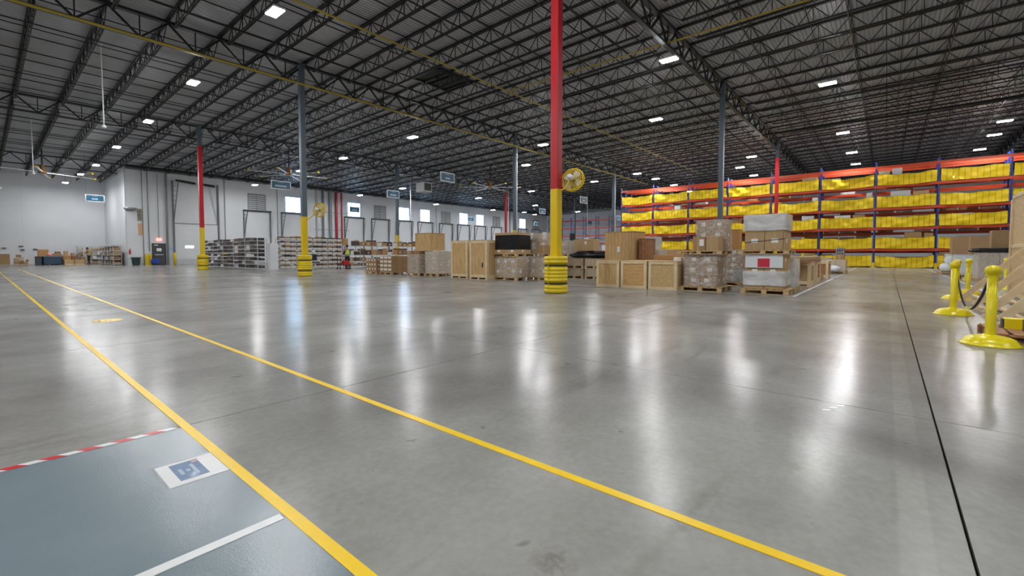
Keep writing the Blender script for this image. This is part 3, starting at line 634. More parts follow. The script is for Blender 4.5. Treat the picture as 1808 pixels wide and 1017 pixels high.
# ------------------------------------------------------------------ hanging aisle signs
sg = [(14.0, 33.1, 'teal aisle sign hanging left of the small fan column', 1.36, 8), (22.0, 31.1, 'teal aisle sign hanging beside the unit heater', 1.2, 6), (19.4, 21.6, 'largest teal aisle sign, hanging over the first louvred docks', 1.2, 4),
      (6.8, 53.4, 'bright blue aisle sign in front of the recess wall', 1.25, 4), (41.7, 30.4, 'small aisle sign just left of the nearest red column', 1.2, 4), (35.4, 21.2, 'small grey aisle sign right of the nearest red column', 1.2, 4),
      (56.3, 28.2, 'small aisle sign at the left end of the netted racks', 1.2, 3), (44.8, 45.1, 'tiny blue aisle sign between the far dock windows', 1.2, 5), (26.85, 45.1, 'blue aisle sign in front of the second dock window', 1.2, 6), (58.3, 43.7, 'tiny aisle sign before the last louvre', 1.2, 3), (62, 36, 'tiny dark sign above the empty blue racks', 1.2, 3)]
for x_, y_, lab, w_, nlet in sg:
    t = thing('aisle_sign', lab, 'hanging sign', (x_, y_, 5.7))
    MB().box(-w_ / 2, w_ / 2, -0.015, 0.015, 0, 0.6).obj('border', M_whitep, t); MB().box(-w_ / 2 + 0.06, w_ / 2 - 0.06, -0.022, 0.022, 0.06, 0.54).obj('face', M_blueS, t)
    b = MB(); x0 = -nlet * 0.05
    for q in range(nlet): b.box(x0, x0 + 0.075, -0.026, -0.022, 0.17, 0.29); x0 += 0.1
    b.box(-0.16, 0.16, -0.026, -0.022, 0.46, 0.48)
    b.obj('lettering', M_ink, t)
    b = MB()
    for s_ in (-1, 1): b.bar((s_ * w_ * 0.45, 0, 0.6), (s_ * w_ * 0.45, 0, roof(y_) - 5.7 + 0.2), 0.008)
    b.obj('hanging_wire', M_steel, t)
# ------------------------------------------------------------------ large ceiling fans
def hvls(x, y, z, r, rot, lab):
    t = thing('ceiling_fan', lab, 'ceiling fan', (x, y, z), rot)
    bm = cached('hv%.1f' % r, lambda: MB().box(0.25, r, -0.08, 0.08, -0.015, 0.015).mesh('fan_blade', M_silver)); tm = cached('ht%.1f' % r, lambda: MB().box(r, r + 0.12, -0.1, 0.1, -0.05, 0.05).mesh('blade_tip', M_coly))
    for k in range(6):
        o = link('fan_blade', bm, t, None, (0, 0, k * math.pi / 3)); link('blade_tip', tm, o)
    MB().lathe([(0.25, -0.06), (0.28, 0), (0.25, 0.12), (0.14, 0.16), (0.14, 0.6)], 16).obj('motor', mat('orange_motor', (0.35, 0.16, 0.04), 0.5), t, True)
    MB().bar((0, 0, 0.6), (0, 0, roof(y) - z - 0.2), 0.08).obj('drop_tube', M_steel, t)
hvls(3.6, 52.5, 7.7, 3.4, 0.35, 'huge slow ceiling fan in front of the recess wall'); hvls(33.8, 31.2, 7.9, 3.0, 0.2, 'huge ceiling fan above the distant red column'); hvls(17.3, 39.3, 7.9, 3.0, 0.9, 'huge ceiling fan behind the teal sign and grey column')
t = thing('unit_heater', 'pale box-shaped gas unit heater hung near the dock wall', 'heater', (28, 34.6, 7.1)); MB().cbox(-0.5, 0.5, -0.6, 0.6, 0, 0.9, 0.03).obj('heater_case', M_lgrey, t)
MB().box(-0.4, 0.4, -0.62, -0.6, 0.1, 0.8).obj('grille', M_black, t)
MB().bar((-0.4, 0, 0.9), (-0.4, 0, 3.4), 0.02).bar((0.4, 0, 0.9), (0.4, 0, 3.4), 0.02).obj('hanger', M_steel, t)
for x_, y_, z0, z1, lab in [(3.9, 27.5, 7.0, 10.2, 'white cable drop ending in a small sensor, upper left'), (2.6, 44, 6.6, 9.9, 'thin white cable drop above the left ceiling fan'), (33.2, 43.5, 5.3, 9.8, 'thin white pipe drop before the grey louvre'), (47, 40, 5.0, 9.9, 'thin white pipe drop between distant dock windows'), (57, 33.5, 4.2, 10, 'long white cable drop right of the nearest column'), (55, 37, 5.5, 10, 'white cable drop above the empty racks'), (1.1, 45.5, 5.6, 9.9, 'thin cable drop at the left frame edge')]:
    t = thing('cable_drop', lab, 'cable'); MB().tube([(x_, y_, z0), (x_, y_, roof(y_) + 0.2)], 0.025 if x_ < 10 else 0.035, 6).obj('cord', M_whitep, t); MB().lathe([(0.05, z0 - 0.14), (0.1, z0 - 0.1), (0.05, z0)], 10, (x_, y_, 0)).obj('sensor', M_whitep, t, True)

# ------------------------------------------------------------------ netted orange and blue pallet rack
LV = [1.46, 3.18, 4.76, 6.56, 8.13]; XRK = 47.3; RD = 1.07; BW = 3.745; Y_L = 23.35; NB = 11
def beam_mesh(L_, m): return cached(('bm', L_, m.name), lambda: MB().box(-0.025, 0.025, 0, L_, -0.1, 0.09).box(-0.028, 0.03, 0, 0.05, -0.12, 0.1).box(-0.028, 0.03, L_ - 0.05, L_, -0.12, 0.1).mesh('beam', m))
rk = thing('pallet_rack', 'long orange and blue pallet rack hung with yellow nets', 'pallet rack', (XRK, 0, 0))
um = MB().box(-0.045, 0.045, -0.05, 0.05, 0, 8.55).mesh('upright_post', M_blue)
fp = MB().box(-0.11, 0.11, -0.09, 0.09, 0, 0.42).mesh('post_protector', M_coly)
br = MB()
for q in range(7): br.bar((0, 0, 0.3 + q * 1.15), (RD, 0, 0.3 + (q + 1) * 1.15 if q % 2 else 0.3 + q * 1.15), 0.035); br.bar((0, 0, 0.3 + q * 1.15), (RD, 0, 0.3 + (q + 0.95) * 1.15), 0.03)
br = br.mesh('frame_brace', M_blue)
for i in range(NB + 1):
    y = Y_L - i * BW
    link('upright_post', um, rk, (0, y, 0)); link('upright_post', um, rk, (RD, y, 0)); link('frame_brace', br, rk, (0, y, 0)); link('post_protector', fp, rk, (-0.16, y, 0))
def net_mesh(seed, sag):
    b = MB(); nx, nz = 22, 6; w = BW - 0.22; r_ = random.Random(seed); ph = r_.random() * 6
    v = []
    for j in range(nz + 1):
        for i in range(nx + 1):
            u, t_ = i / nx, j / nz
            top = 0.92 - sag * math.sin(math.pi * u) * 0.14 + 0.03 * math.sin(u * 17 + ph)
            z = 0.03 + (top - 0.03) * t_ - sag * 0.1 * math.sin(math.pi * u) * (1 - t_)
            x = -0.035 * math.sin(u * 15 + ph * 2 - t_ * 6 + 2 * math.sin(u * 5 + ph)) - 0.05 * math.sin(u * 9 + ph + t_ * 3) * (0.3 + 0.7 * math.sin(math.pi * u)) - 0.03 * math.sin((u * 3 + t_ * 2.2) * 5 + ph) - 0.06
            v.append((x, 0.11 + u * w, z))
    f = [(j * (nx + 1) + i, j * (nx + 1) + i + 1, (j + 1) * (nx + 1) + i + 1, (j + 1) * (nx + 1) + i) for j in range(nz) for i in range(nx)]
    b._add(v, f); me = b.mesh('safety_net', M_net, True)
    s = MB()
    for i in range(2, nx, 2):
        for j in range(nz): s.bar(Vector(v[j * (nx + 1) + i]) - Vector((0.012, 0, 0)), Vector(v[(j + 1) * (nx + 1) + i]) - Vector((0.012, 0, 0)), 0.018, 0.008)
    for j in (0, nz):
        for i in range(nx): s.bar(Vector(v[j * (nx + 1) + i]) - Vector((0.012, 0, 0)), Vector(v[j * (nx + 1) + i + 1]) - Vector((0.012, 0, 0)), 0.02, 0.012)
    return me, s.mesh('net_straps', mat('amber_webbing', (0.2, 0.13, 0.01), 0.7))
nets = [net_mesh(s, sg_) for s, sg_ in ((1, 0.5), (2, 1.0), (3, 0.8), (4, 1.3), (5, 0.3))]
wd = MB()
for q in range(8): wd.box(0.0, RD, 0.1 + q * 0.5, 0.14 + q * 0.5, 0, 0.03)
wd.box(0, 0.03, 0, BW, 0, 0.03).box(RD - 0.03, RD, 0, BW, 0, 0.03)
wd = wd.mesh('deck_support', M_grey)
for i in range(NB):
    y = Y_L - (i + 1) * BW
    for li, z in enumerate(LV):
        link('beam', beam_mesh(BW, M_orange), rk, (-0.02, y, z)); link('beam', beam_mesh(BW, M_orange), rk, (RD, y, z))
        if li < 4: link('deck_support', wd, rk, (0, y, z + 0.075))
    for li, z in enumerate([0.1] + [l + 0.1 for l in LV[:-1]]):
        nm, sm_ = nets[(i * 3 + li * 2) % 5]; n_ = link('safety_net', nm, rk, (-0.03, y, z)); link('net_straps', sm_, n_, stuff=True)
LVB = [1.3, 2.83, 4.42, 6.2, 8.13]
rkb = thing('pallet_rack', 'second orange and blue rack row back to back behind the netted one', 'pallet rack', (XRK + 1.45, 0, 0))
for i in range(NB + 1):
    y = Y_L - i * BW
    for dx in (0, RD): link('upright_post', um, rkb, (dx, y, 0))
    link('frame_brace', br, rkb, (0, y, 0))
    if i < NB:
        for z in LVB:
            link('beam', beam_mesh(BW, M_orange), rkb, (-0.02, y - BW, z)); link('beam', beam_mesh(BW, M_orange), rkb, (RD, y - BW, z))
bayn = ['far left', 'second', 'third', 'fourth', 'fifth', 'sixth', 'seventh', 'eighth', 'ninth', 'tenth', 'eleventh']
levn = ['floor level', 'first beam level', 'second beam level', 'third beam level', 'top stored level']
rr = random.Random(11)
wraps = [M_whitep, M_c[3]]
cnt = 0
for i in range(9):
    for li in range(5):
        z = 0.0 if li == 0 else LV[li - 1] + 0.105
        y = Y_L - i * BW - 0.16; n = 0
        while y > Y_L - (i + 1) * BW + 0.5 and n < 4:
            w = rr.uniform(0.55, 1.25); w = min(w, y - (Y_L - (i + 1) * BW + 0.15)); d = rr.uniform(0.6, 0.9)
            h = rr.uniform(0.35, 0.95) if rr.random() < 0.75 else rr.uniform(1.0, 1.3)
            if i == 0 and li > 1 or rr.random() < 0.14: y -= w + 0.1; n += 1; continue
            if i < 3 and li == 4: h *= 0.6
            m = rr.choice([M_c[0], M_c[1], M_c[1], M_c[3], M_c[3], M_c[2], M_whitep, M_lgrey])
            nm = 'carton' if m not in (M_whitep, M_lgrey) else 'wrapped_bundle'
            w, d, h = round(w, 1), round(d, 1), round(h, 1)
            me = boxmesh(d, w, h, m, 0.01)
            o = link(nm, me, None, (XRK + 0.14, y - w, z))
            colr = {'cardboard_brown': 'brown', 'cardboard_tan': 'tan', 'cardboard_dark': 'dark brown', 'cardboard_pale': 'pale'}.get(m.name, 'white wrapped' if m is M_whitep else 'grey wrapped')
            tag(o, f'{colr} {"carton" if nm == "carton" else "bundle"} behind yellow net, {ORD[n]} in the {bayn[i]} rack bay, {levn[li]}', 'box', 'boxes stored behind the yellow nets'); cnt += 1
            y -= w + rr.uniform(0.03, 0.18); n += 1
# empty racks before the end wall
rr = random.Random(19)
for i in range(9):
    for li in range(5):
        z = 0.0 if li == 0 else LVB[li - 1] + 0.09
        for n in range(3):
            if rr.random() < (0.12 if li < 4 else 0.6) or (i == 0 and li > 1): continue
            m = rr.choice([M_c[0], M_c[1], M_c[2], M_c[3], M_lgrey]); h = round(rr.uniform(0.9, 1.4) if li not in (0, 4) else rr.uniform(0.8, 1.0), 1)
            tag(link('carton', boxmesh(0.9, 1.0, h, m, 0.01), None, (XRK + 1.55, Y_L - i * BW - 1.2 - n * 1.15, z)), f'box in the rear rack row, {ORD[n]} in the {bayn[i]} bay, {levn[li]}', 'box', 'boxes in the rear rack row')
rk2 = thing('pallet_rack', 'empty blue and red pallet racks against the far end wall', 'pallet rack', (75.5, 0, 0))
y0 = 53.5; W2 = 2.75
um2 = MB().box(-0.05, 0.05, -0.05, 0.05, 0, 8.3).mesh('upright_post', M_blue)
for i in range(13):
    y = y0 - i * W2; link('upright_post', um2, rk2, (0, y, 0)); link('upright_post', um2, rk2, (RD, y, 0)); link('frame_brace', br, rk2, (0, y, 0))
    if i < 12:
        for z in (1.6, 3.1, 4.6, 6.1, 7.6):
            link('beam', beam_mesh(W2, M_crim), rk2, (0, y - W2, z)); link('beam', beam_mesh(W2, M_crim), rk2, (RD, y - W2, z))
rr = random.Random(5)
for k, (y, z, m) in enumerate([(44, 3.2, M_whitep), (43, 3.2, M_c[0]), (40.2, 1.7, M_whitep), (38.8, 1.7, M_whitep), (41.5, 0, M_c[4]), (39.5, 0, M_whitep), (36, 1.7, M_c[1]), (46, 0, M_c[1]), (47.5, 1.7, M_lgrey), (37.5, 0, M_c[3])]):
    tag(link('carton', boxmesh(0.9, 1.1, 1.0, m, 0.01), None, (75.6, y, z if z == 0 else z + 0.0)), f'distant {"white" if m is M_whitep else "brown"} box on the empty blue racks, {ORD[k]} of its kind there', 'box', 'boxes on the far blue racks')

# ------------------------------------------------------------------ light shelving with bins
def shelf_run(name, label, x, y, rot, nb, W, D, H, levels, mpost=M_lgrey):
    t = thing(name, label, 'shelving', (x, y, 0), rot)
    pm = cached(('sp', H), lambda: MB().box(-0.02, 0.02, -0.02, 0.02, 0, H).mesh('post', mpost)); sm = cached(('sh', W, D), lambda: MB().box(0, W, 0, D, -0.02, 0.02).mesh('shelf_board', M_lgrey))
    for i in range(nb + 1):
        for d in (0, D): link('post', pm, t, (i * W, d, 0))
    for i in range(nb):
        for z in levels: link('shelf_board', sm, t, (i * W, 0, z))
    return t
rr = random.Random(21)
dark = [mat('dark_parts_a', (0.03, 0.025, 0.025), 0.6), mat('dark_parts_b', (0.07, 0.05, 0.045), 0.6), mat('dark_parts_c', (0.12, 0.1, 0.1), 0.5), M_binw, M_lgrey, mat('maroon_box', (0.1, 0.03, 0.04), 0.6)]
# run 1: open shelves with dark parts, facing the aisle (along y)
lv1 = [0.1 + 0.28 * k for k in range(8)]
shelf_run('parts_shelving', 'low grey shelving of dark parts left of the grey column', 13.25, 33.9, math.pi / 2, 5, 2.3, 0.6, 2.25, lv1)
# rot 90deg: local x -> +y, local y -> -x ; boxes are placed in world coordinates
for i in range(5):
    for li, z in enumerate(lv1):
        y = 33.95 + i * 2.3
        for n in range(3):
            w = 0.7; m = rr.choice(dark[:3] * 3 + dark[:2] + [dark[3], dark[4], dark[5]]); h = round(rr.uniform(0.14, 0.23), 2)
            o = link('parts_bin', boxmesh(0.45, w, h, m), None, (12.7, y + 0.04 + n * 0.74, z + 0.02))
            tag(o, f'dark parts bin, {ORD[n]} on the {ORD[li]} shelf of the {ORD[i]} bay of low dark-parts shelving', 'bin', 'bins on the dark-parts shelving')
# run 2: white-fronted bins facing the camera side
lv2 = [0.08, 0.42, 0.76, 1.1, 1.44, 1.78, 2.12]
shelf_run('bin_shelving', 'tall shelving of white-fronted bins around the grey column', 13.9, 33.4, 0, 4, 1.2, 0.6, 2.3, lv2)
for i in range(4):
    for li, z in enumerate(lv2):
        for n in range(3):
            h = 0.15
            t = thing('parts_bin', f'white-fronted bin, {ORD[n]} on the {ORD[li]} level of the {ORD[i]} bay of white-bin shelving', 'bin', (13.95 + i * 1.2 + n * 0.385, 33.36, z + 0.02), 0, 'white-fronted bins on shelving')
            link('bin_front', boxmesh(0.36, 0.02, 0.14, M_binw, 0.002), t); link('bin_body', boxmesh(0.34, 0.5, 0.11, M_c[rr.choice([0, 2, 4])] if rr.random() < 0.5 else M_c[2], 0.002), t, (0.01, 0.021, 0))
            if rr.random() < 0.92:
                link('contents', boxmesh(0.32, 0.42, round(rr.uniform(0.1, 0.19), 2), rr.choice(dark[:3] + [M_c[2], M_c[2], M_c[0]]), 0.004), t, (0.02, 0.06, 0.11))
for k in range(3):
    tag(link('storage_box', boxmesh(0.55, 0.5, 0.62, M_whitep, 0.02), None, (13.28, 33.36, 0.63 * k)), f'plain white box at the corner between both shelving runs, {("lowest", "middle", "highest")[k]}', 'box', 'white corner boxes')
# run 3: wide shelves with cartons
lv3 = [0.12, 0.52, 1.02, 1.78]
shelf_run('carton_shelving', 'long pale shelving with cartons behind the worker in a vest', 18.85, 33.6, 0, 6, 1.6, 0.7, 2.0, lv3)
for i in range(6):
    for li, z in enumerate(lv3):
        for n in range(3):
            if rr.random() < 0.12: continue
            h = {0: 0.28, 1: 0.3, 2: 0.5, 3: 0.5}[li] * rr.choice([0.6, 0.8, 1.0]); h = round(h, 2)
            m = rr.choice([M_c[0], M_c[2], M_c[2], M_c[4], dark[0], dark[1], M_binw])
            t = thing('carton', f'small open carton, {ORD[n]} on the {ORD[li]} level of the {ORD[i]} bay behind the worker', 'box', (18.92 + i * 1.6 + n * 0.51, 33.62, z + 0.02), 0, 'cartons on the long pale shelving')
            link('carton_body', boxmesh(0.46, 0.5, h, m), t)
            if li in (2, 3): link('flap', boxmesh(0.46, 0.02, 0.1, M_c[1] if rr.random() < 0.5 else M_black, 0.002), t, (0, -0.01, h - 0.03))
            if rr.random() < 0.5: link('paper_label', boxmesh(0.12, 0.006, 0.08, M_white, 0.001), t, (0.16, -0.006, h * 0.35))
# shelf against the return wall in the recess
shelf_run('recess_shelving', 'wire shelving full of cartons by the recess return wall', 9.1, 57.7, math.pi / 2, 5, 1.55, 0.6, 2.0, [0.1, 0.55, 1.0, 1.45, 1.9])
for i in range(5):
    for li in range(4):
        for n in range(2):
            m = rr.choice([M_c[0], M_c[2], M_c[3], M_binw, M_c[1], M_dgrey]); h = round(rr.choice([0.22, 0.3, 0.36]), 2)
            tag(link('carton', boxmesh(0.5, 0.62, h, m), None, (8.55, 57.78 + i * 1.55 + n * 0.74, 0.12 + 0.45 * li)), f'small box, {ORD[n]} on the {ORD[li]} level of the {ORD[i]} bay of the recess shelving', 'box', 'boxes on the recess shelving')

shelf_run('recess_shelving', 'wire shelving of pale boxes along the recess back wall behind the worker', 6.95, 66.95, 0, 2, 1.15, 0.6, 2.0, [0.1, 0.55, 1.0, 1.45, 1.9])
for i in range(2):
    for li in range(4):
        for n in range(3):
            m = rr.choice([M_c[0], M_c[3], M_c[3], M_binw, M_c[1], M_whitep]); h = round(rr.choice([0.22, 0.3, 0.36]), 2)
            tag(link('carton', boxmesh(0.34, 0.5, h, m), None, (7.0 + i * 1.15 + n * 0.37, 66.98, 0.12 + 0.45 * li)), f'pale box, {ORD[n]} on the {ORD[li]} level of the {ORD[i]} bay along the recess back wall', 'box', 'boxes along the recess back wall')
# ------------------------------------------------------------------ pallets, crates and loads
PAL = {}
def pallet(x0, y0, z0, w, d, label, h=0.13, m=M_pal, group='wooden pallets in the storage area'):
    key = (round(w, 2), round(d, 2), h, m.name)
    loc = (x0, y0, z0)
    if key in PAL: return copy_tree(PAL[key], loc, None, label)
    t = thing('wooden_pallet', label, 'pallet', loc, 0, group)
    nb = max(5, int(d / 0.17)); pitch = d / nb; bd = MB().cbox(0, w, 0, pitch * 0.78, 0, 0.018, 0.003).mesh('deck_board', m)
    for i in range(nb): link('deck_board', bd, t, (0, i * pitch + pitch * 0.11, h - 0.018))
    ba = MB().box(0, 0.1, 0, d, 0, 0.018).mesh('bottom_board', m); bl = MB().cbox(0, 0.1, 0, 0.13, 0, h - 0.054, 0.004).mesh('block', M_pine if m is M_pal else m)
    for i in range(3):
        x = i * (w - 0.1) / 2; link('bottom_board', ba, t, (x, 0, 0)); link('stringer', ba, t, (x, 0, h - 0.036))
        for j in range(3): link('block', bl, t, (x, j * (d - 0.13) / 2, 0.018))
    PAL[key] = t; return t
def load(name, label, cat, x0, y0, z0, w, d, h, nx, ny, nz, m, film=M_film, labels=0.8, lab_side=True, film_part=(0, 1), seed=1, group=None, mats=None, lw=0.13, lh=0.1):
    t = thing(name, label, cat, (x0, y0, z0), 0, group); r_ = random.Random(seed); g = 0.012
    cw, cd, ch = w / nx, d / ny, h / nz
    for k in range(nz):
        mm = mats[k] if mats else m
        me = boxmesh(cw - g, cd - g, ch - 0.006, mm, 0.006)
        for i in range(nx):
            for j in range(ny):
                c = link('carton', me, t, (i * cw + g / 2, j * cd + g / 2, k * ch))
                if i == 0:
                    if r_.random() < labels: link('paper_label', boxmesh(0.004, lw, lh, M_white, 0.001), c, (-0.004, (cd - lw) * r_.uniform(0.35, 0.65), ch * 0.4))
                    link('tape_strip', boxmesh(0.003, 0.05, ch - 0.02, M_tapeb, 0.0005), c, (-0.003, cd / 2 - 0.03, 0.003)) if cd > 0.3 else None
                if j == 0 and lab_side and r_.random() < labels * 0.6: link('paper_label', boxmesh(lw * 0.8, 0.004, lh, M_white, 0.001), c, (cw * 0.35, -0.004, ch * 0.4))
    if film:
        b = MB(); nu, nv = 36, 12; za, zb = h * film_part[0], h * film_part[1]; v = []
        per = [(-0.015 + (w + 0.03) * u, -0.015) for u in [i / 9 for i in range(9)]] + [(w + 0.015, -0.015 + (d + 0.03) * u) for u in [i / 9 for i in range(9)]] + \
              [(w + 0.015 - (w + 0.03) * u, d + 0.015) for u in [i / 9 for i in range(9)]] + [(-0.015, d + 0.015 - (d + 0.03) * u) for u in [i / 9 for i in range(9)]]
        for j in range(nv + 1):
            z = za + (zb - za) * j / nv
            for i, (px, py) in enumerate(per):
                n_ = 0.016 * mnoise.noise(Vector((px * 3 + seed * 7, py * 3, z * 6))) + 0.012; cx_, cy_ = px - w / 2, py - d / 2
                s_ = 1 + n_ / max(abs(cx_), abs(cy_), 0.1); v.append((w / 2 + cx_ * s_, d / 2 + cy_ * s_, z + (0.02 * mnoise.noise(Vector((px * 4, py * 4, seed))) if j in (0, nv) else 0)))
        f = [(j * nu + i, j * nu + (i + 1) % nu, (j + 1) * nu + (i + 1) % nu, (j + 1) * nu + i) for j in range(nv) for i in range(nu)]
        b._add(v, f)
        b.obj('stretch_film', film, t, True)
    return t
def crate(label, x0, y0, w, d, h, m=M_ply, slots=True, slats=0, z0=0.0, bt=0.022, bw=0.095, group='wooden crates', skid=0.09, lid=True):
    t = thing('wooden_crate', label, 'crate', (x0, y0, z0), 0, group); s = skid if slots else 0.0
    link('front_panel', MB().box(bt, bt + 0.012, 0.02, d - 0.02, s, h - 0.02).mesh('panel', m), t) if not slats else None
    if slats:
        n = max(3, int(d / 0.14)); p = d / n
        for i in range(n): MB().box(bt, bt + 0.02, i * p + 0.004, (i + 1) * p - 0.004, s, h - 0.02).obj('plank', m, t)
        n2 = max(3, int(w / 0.14)); p2 = w / n2
        for i in range(n2): MB().box(i * p2 + 0.004, (i + 1) * p2 - 0.004, bt, bt + 0.02, s, h - 0.02).obj('plank', m, t)
    else: MB().box(0.02, w - 0.02, bt, bt + 0.012, s, h - 0.02).obj('side_panel', m, t)
    MB().box(w - bt - 0.012, w - bt, 0.02, d - 0.02, s, h - 0.02).obj('back_panel', m, t); MB().box(0.02, w - 0.02, d - bt - 0.012, d - bt, s, h - 0.02).obj('side_panel', m, t)
    if not slats:
        # frame battens on the two seen faces and the others
        for xx in (0, w - bt):
            for yy in (0, d - bw): MB().cbox(xx, xx + bt, yy, yy + bw, s, h - 0.015, 0.003).obj('batten', M_pine2, t)
            for zz in (s, h - bw - 0.015): MB().cbox(xx, xx + bt, bw, d - bw, zz, zz + bw, 0.003).obj('batten', M_pine2, t)
        for yy in (0, d - bt):
            for xx in (bt, w - bw - bt): MB().cbox(xx, xx + bw, yy, yy + bt, s, h - 0.015, 0.003).obj('batten', M_pine2, t)
            for zz in (s, h - bw - 0.015): MB().cbox(bw, w - bw, yy, yy + bt, zz, zz + bw, 0.003).obj('batten', M_pine2, t)
    if lid: MB().cbox(-0.008, w + 0.008, -0.008, d + 0.008, h - 0.016, h, 0.003).obj('lid', M_ply if not slats else m, t)
    if slots:
        for yy in (0.0, d / 2 - 0.05, d - 0.1): MB().box(0.01, w - 0.01, yy, yy + 0.1, 0.0, s).obj('skid', M_pine2, t)
        MB().box(0.0, 0.02, 0, d, 0, 0.02).obj('foot_board', M_pine2, t)
    return t

# front crates
crate('low pine crate with plywood front, leftmost of three before the big brown crate', 13.85, 6.90, 1.0, 0.86, 0.91, M_ply, False, group='low crates')
c2 = crate('low pine crate with knotty plywood front, middle of the three', 13.82, 5.93, 1.0, 0.90, 0.92, mat('knotty_ply', (0.5, 0.28, 0.1), 0.6, c2=(0.6, 0.38, 0.16), scale=3, stretch=(1, 1, 6)), False, group='low crates')
c3 = crate('low pine crate with speckled pressed-board front, beside the wrapped pallet', 13.85, 4.96, 1.1, 0.92, 0.91, M_osb, False, group='low crates')
tag(link('document_pouch', boxmesh(0.22, 0.25, 0.12, M_white, 0.02), None, (14.6, 5.1, 0.91)), 'white packet lying on the speckled-front crate', 'packet')
crate('tall narrow plywood crate, left one of the tall pair', 14.35, 14.68, 1.0, 1.1, 1.75, M_ply, True, group='tall crates', bw=0.11)
crate('tall plywood crate with dark handhole, right one of the tall pair', 14.16, 13.28, 1.15, 1.07, 1.74, M_ply, True, group='tall crates', bw=0.12)
tag(MB().cbox(14.135, 14.16, 13.52, 13.56, 0.55, 0.75, 0.003).obj('crate_marker', M_black), 'small black handling mark on the right tall crate', 'marker')
# big brown crate behind
crate('big vertical-plank brown crate standing behind the three low crates', 16.0, 7.34, 1.0, 1.26, 2.0, M_ply, True, 1, group='big crates')
tag(MB().box(16.005, 16.02, 7.95, 8.07, 1.2, 1.42).obj('document_pouch', M_white), 'white paper pouch on the big plank crate', 'packet')
crate('slatted red-brown pallet collar crate right of the big plank crate', 16.2, 6.92, 0.8, 0.36, 1.72, M_palr, True, 1, group='big crates')
load('carton_stack', 'tan carton stack with red-brown base behind the low crates', 'carton stack', 18.0, 7.2, 0.0, 1.0, 0.95, 1.32, 2, 2, 4, M_c[3], M_film, 0.3, seed=4)
load('brick_pack', 'small wrapped pack of pale blocks on the tan carton stack', 'wrapped pack', 18.0, 7.35, 1.33, 0.6, 0.6, 0.52, 3, 4, 5, M_c[3], M_filmw, 0.0, seed=5)
pallet(15.7, 5.35, 0, 1.0, 1.25, 'pallet under the low brown stack behind the speckled crate')
load('carton_stack', 'low brown carton stack behind the speckled-front crate', 'carton stack', 15.75, 5.4, 0.135, 0.95, 1.2, 0.8, 2, 3, 3, M_c[4], None, 0.3, seed=6)
tag(link('flat_carton', boxmesh(0.8, 1.1, 0.15, M_c[4], 0.01), None, (15.9, 5.45, 0.94)), 'flat orange-brown carton lying on the low brown stack', 'box')
tag(link('flat_carton', boxmesh(0.5, 0.45, 0.2, M_c[1], 0.01), None, (16.1, 5.7, 1.095)), 'small tan carton on the flat orange-brown carton', 'box')
# wrapped stack H
pallet(14.06, 3.72, 0, 1.2, 1.24, 'floor pallet under the brown wrapped stack with six white labels', 0.14)
load('wrapped_load', 'clear-wrapped brown cartons with white labels right of the low crates', 'wrapped load', 14.16, 3.88, 0.145, 1.02, 0.96, 0.97, 2, 2, 3, M_c[0], M_film, 1.0, seed=8, lw=0.14, lh=0.11)
pallet(14.06, 3.74, 1.125, 1.24, 1.3, 'upper pallet holding two brown boxes and a wrapped pack', 0.115)
def sbox(label, x0, y0, z0, w, d, h, m, lab=None, name='carton', grp=None):
    t = thing(name, label, 'box', (x0, y0, z0), 0, grp); link('carton_body', boxmesh(w, d, h, m, 0.008), t)
    link('tape_strip', boxmesh(0.003, 0.05, h * 0.98, M_tapeb, 0.0005), t, (-0.003, d / 2, 0.0)); link('tape_strip', boxmesh(w, 0.05, 0.002, M_tapeb, 0.0005), t, (0, d / 2, h))
    if lab: link('paper_label', boxmesh(0.005, lab[2], lab[3], M_white, 0.001), t, (-0.005, lab[0], lab[1]))
    return t
sbox('brown box with big white label on the upper pallet', 14.22, 4.25, 1.24, 0.5, 0.37, 0.42, M_c[0], (0.04, 0.14, 0.13, 0.2))
sbox('plain brown box beside the labelled one on the upper pallet', 14.22, 3.87, 1.24, 0.5, 0.36, 0.42, M_c[1])
load('wrapped_load', 'taller clear-wrapped carton pack behind the two brown boxes', 'wrapped load', 14.76, 3.78, 1.24, 0.5, 0.9, 0.96, 1, 2, 3, M_c[0], M_film, 0.9, seed=9)
# stack I behind
pallet(17.35, 3.95, 0, 1.1, 1.1, 'pallet behind, between the brown and the white wrapped stacks')
load('wrapped_load', 'wrapped brown cartons over grey trays seen between the two big stacks', 'wrapped load', 17.42, 4.0, 0.135, 1.0, 1.0, 1.16, 2, 2, 5, M_c[0], M_film, 0.9, seed=12, mats=[M_grey, M_grey, M_c[2], M_c[2], M_c[0]])
sbox('upright orange-brown box on the stack between the two big stacks', 17.45, 4.05, 1.3, 0.35, 0.55, 0.72, M_c[4])
sbox('flat brown carton beside the upright orange-brown box', 17.85, 4.3, 1.3, 0.55, 0.6, 0.3, M_c[1])
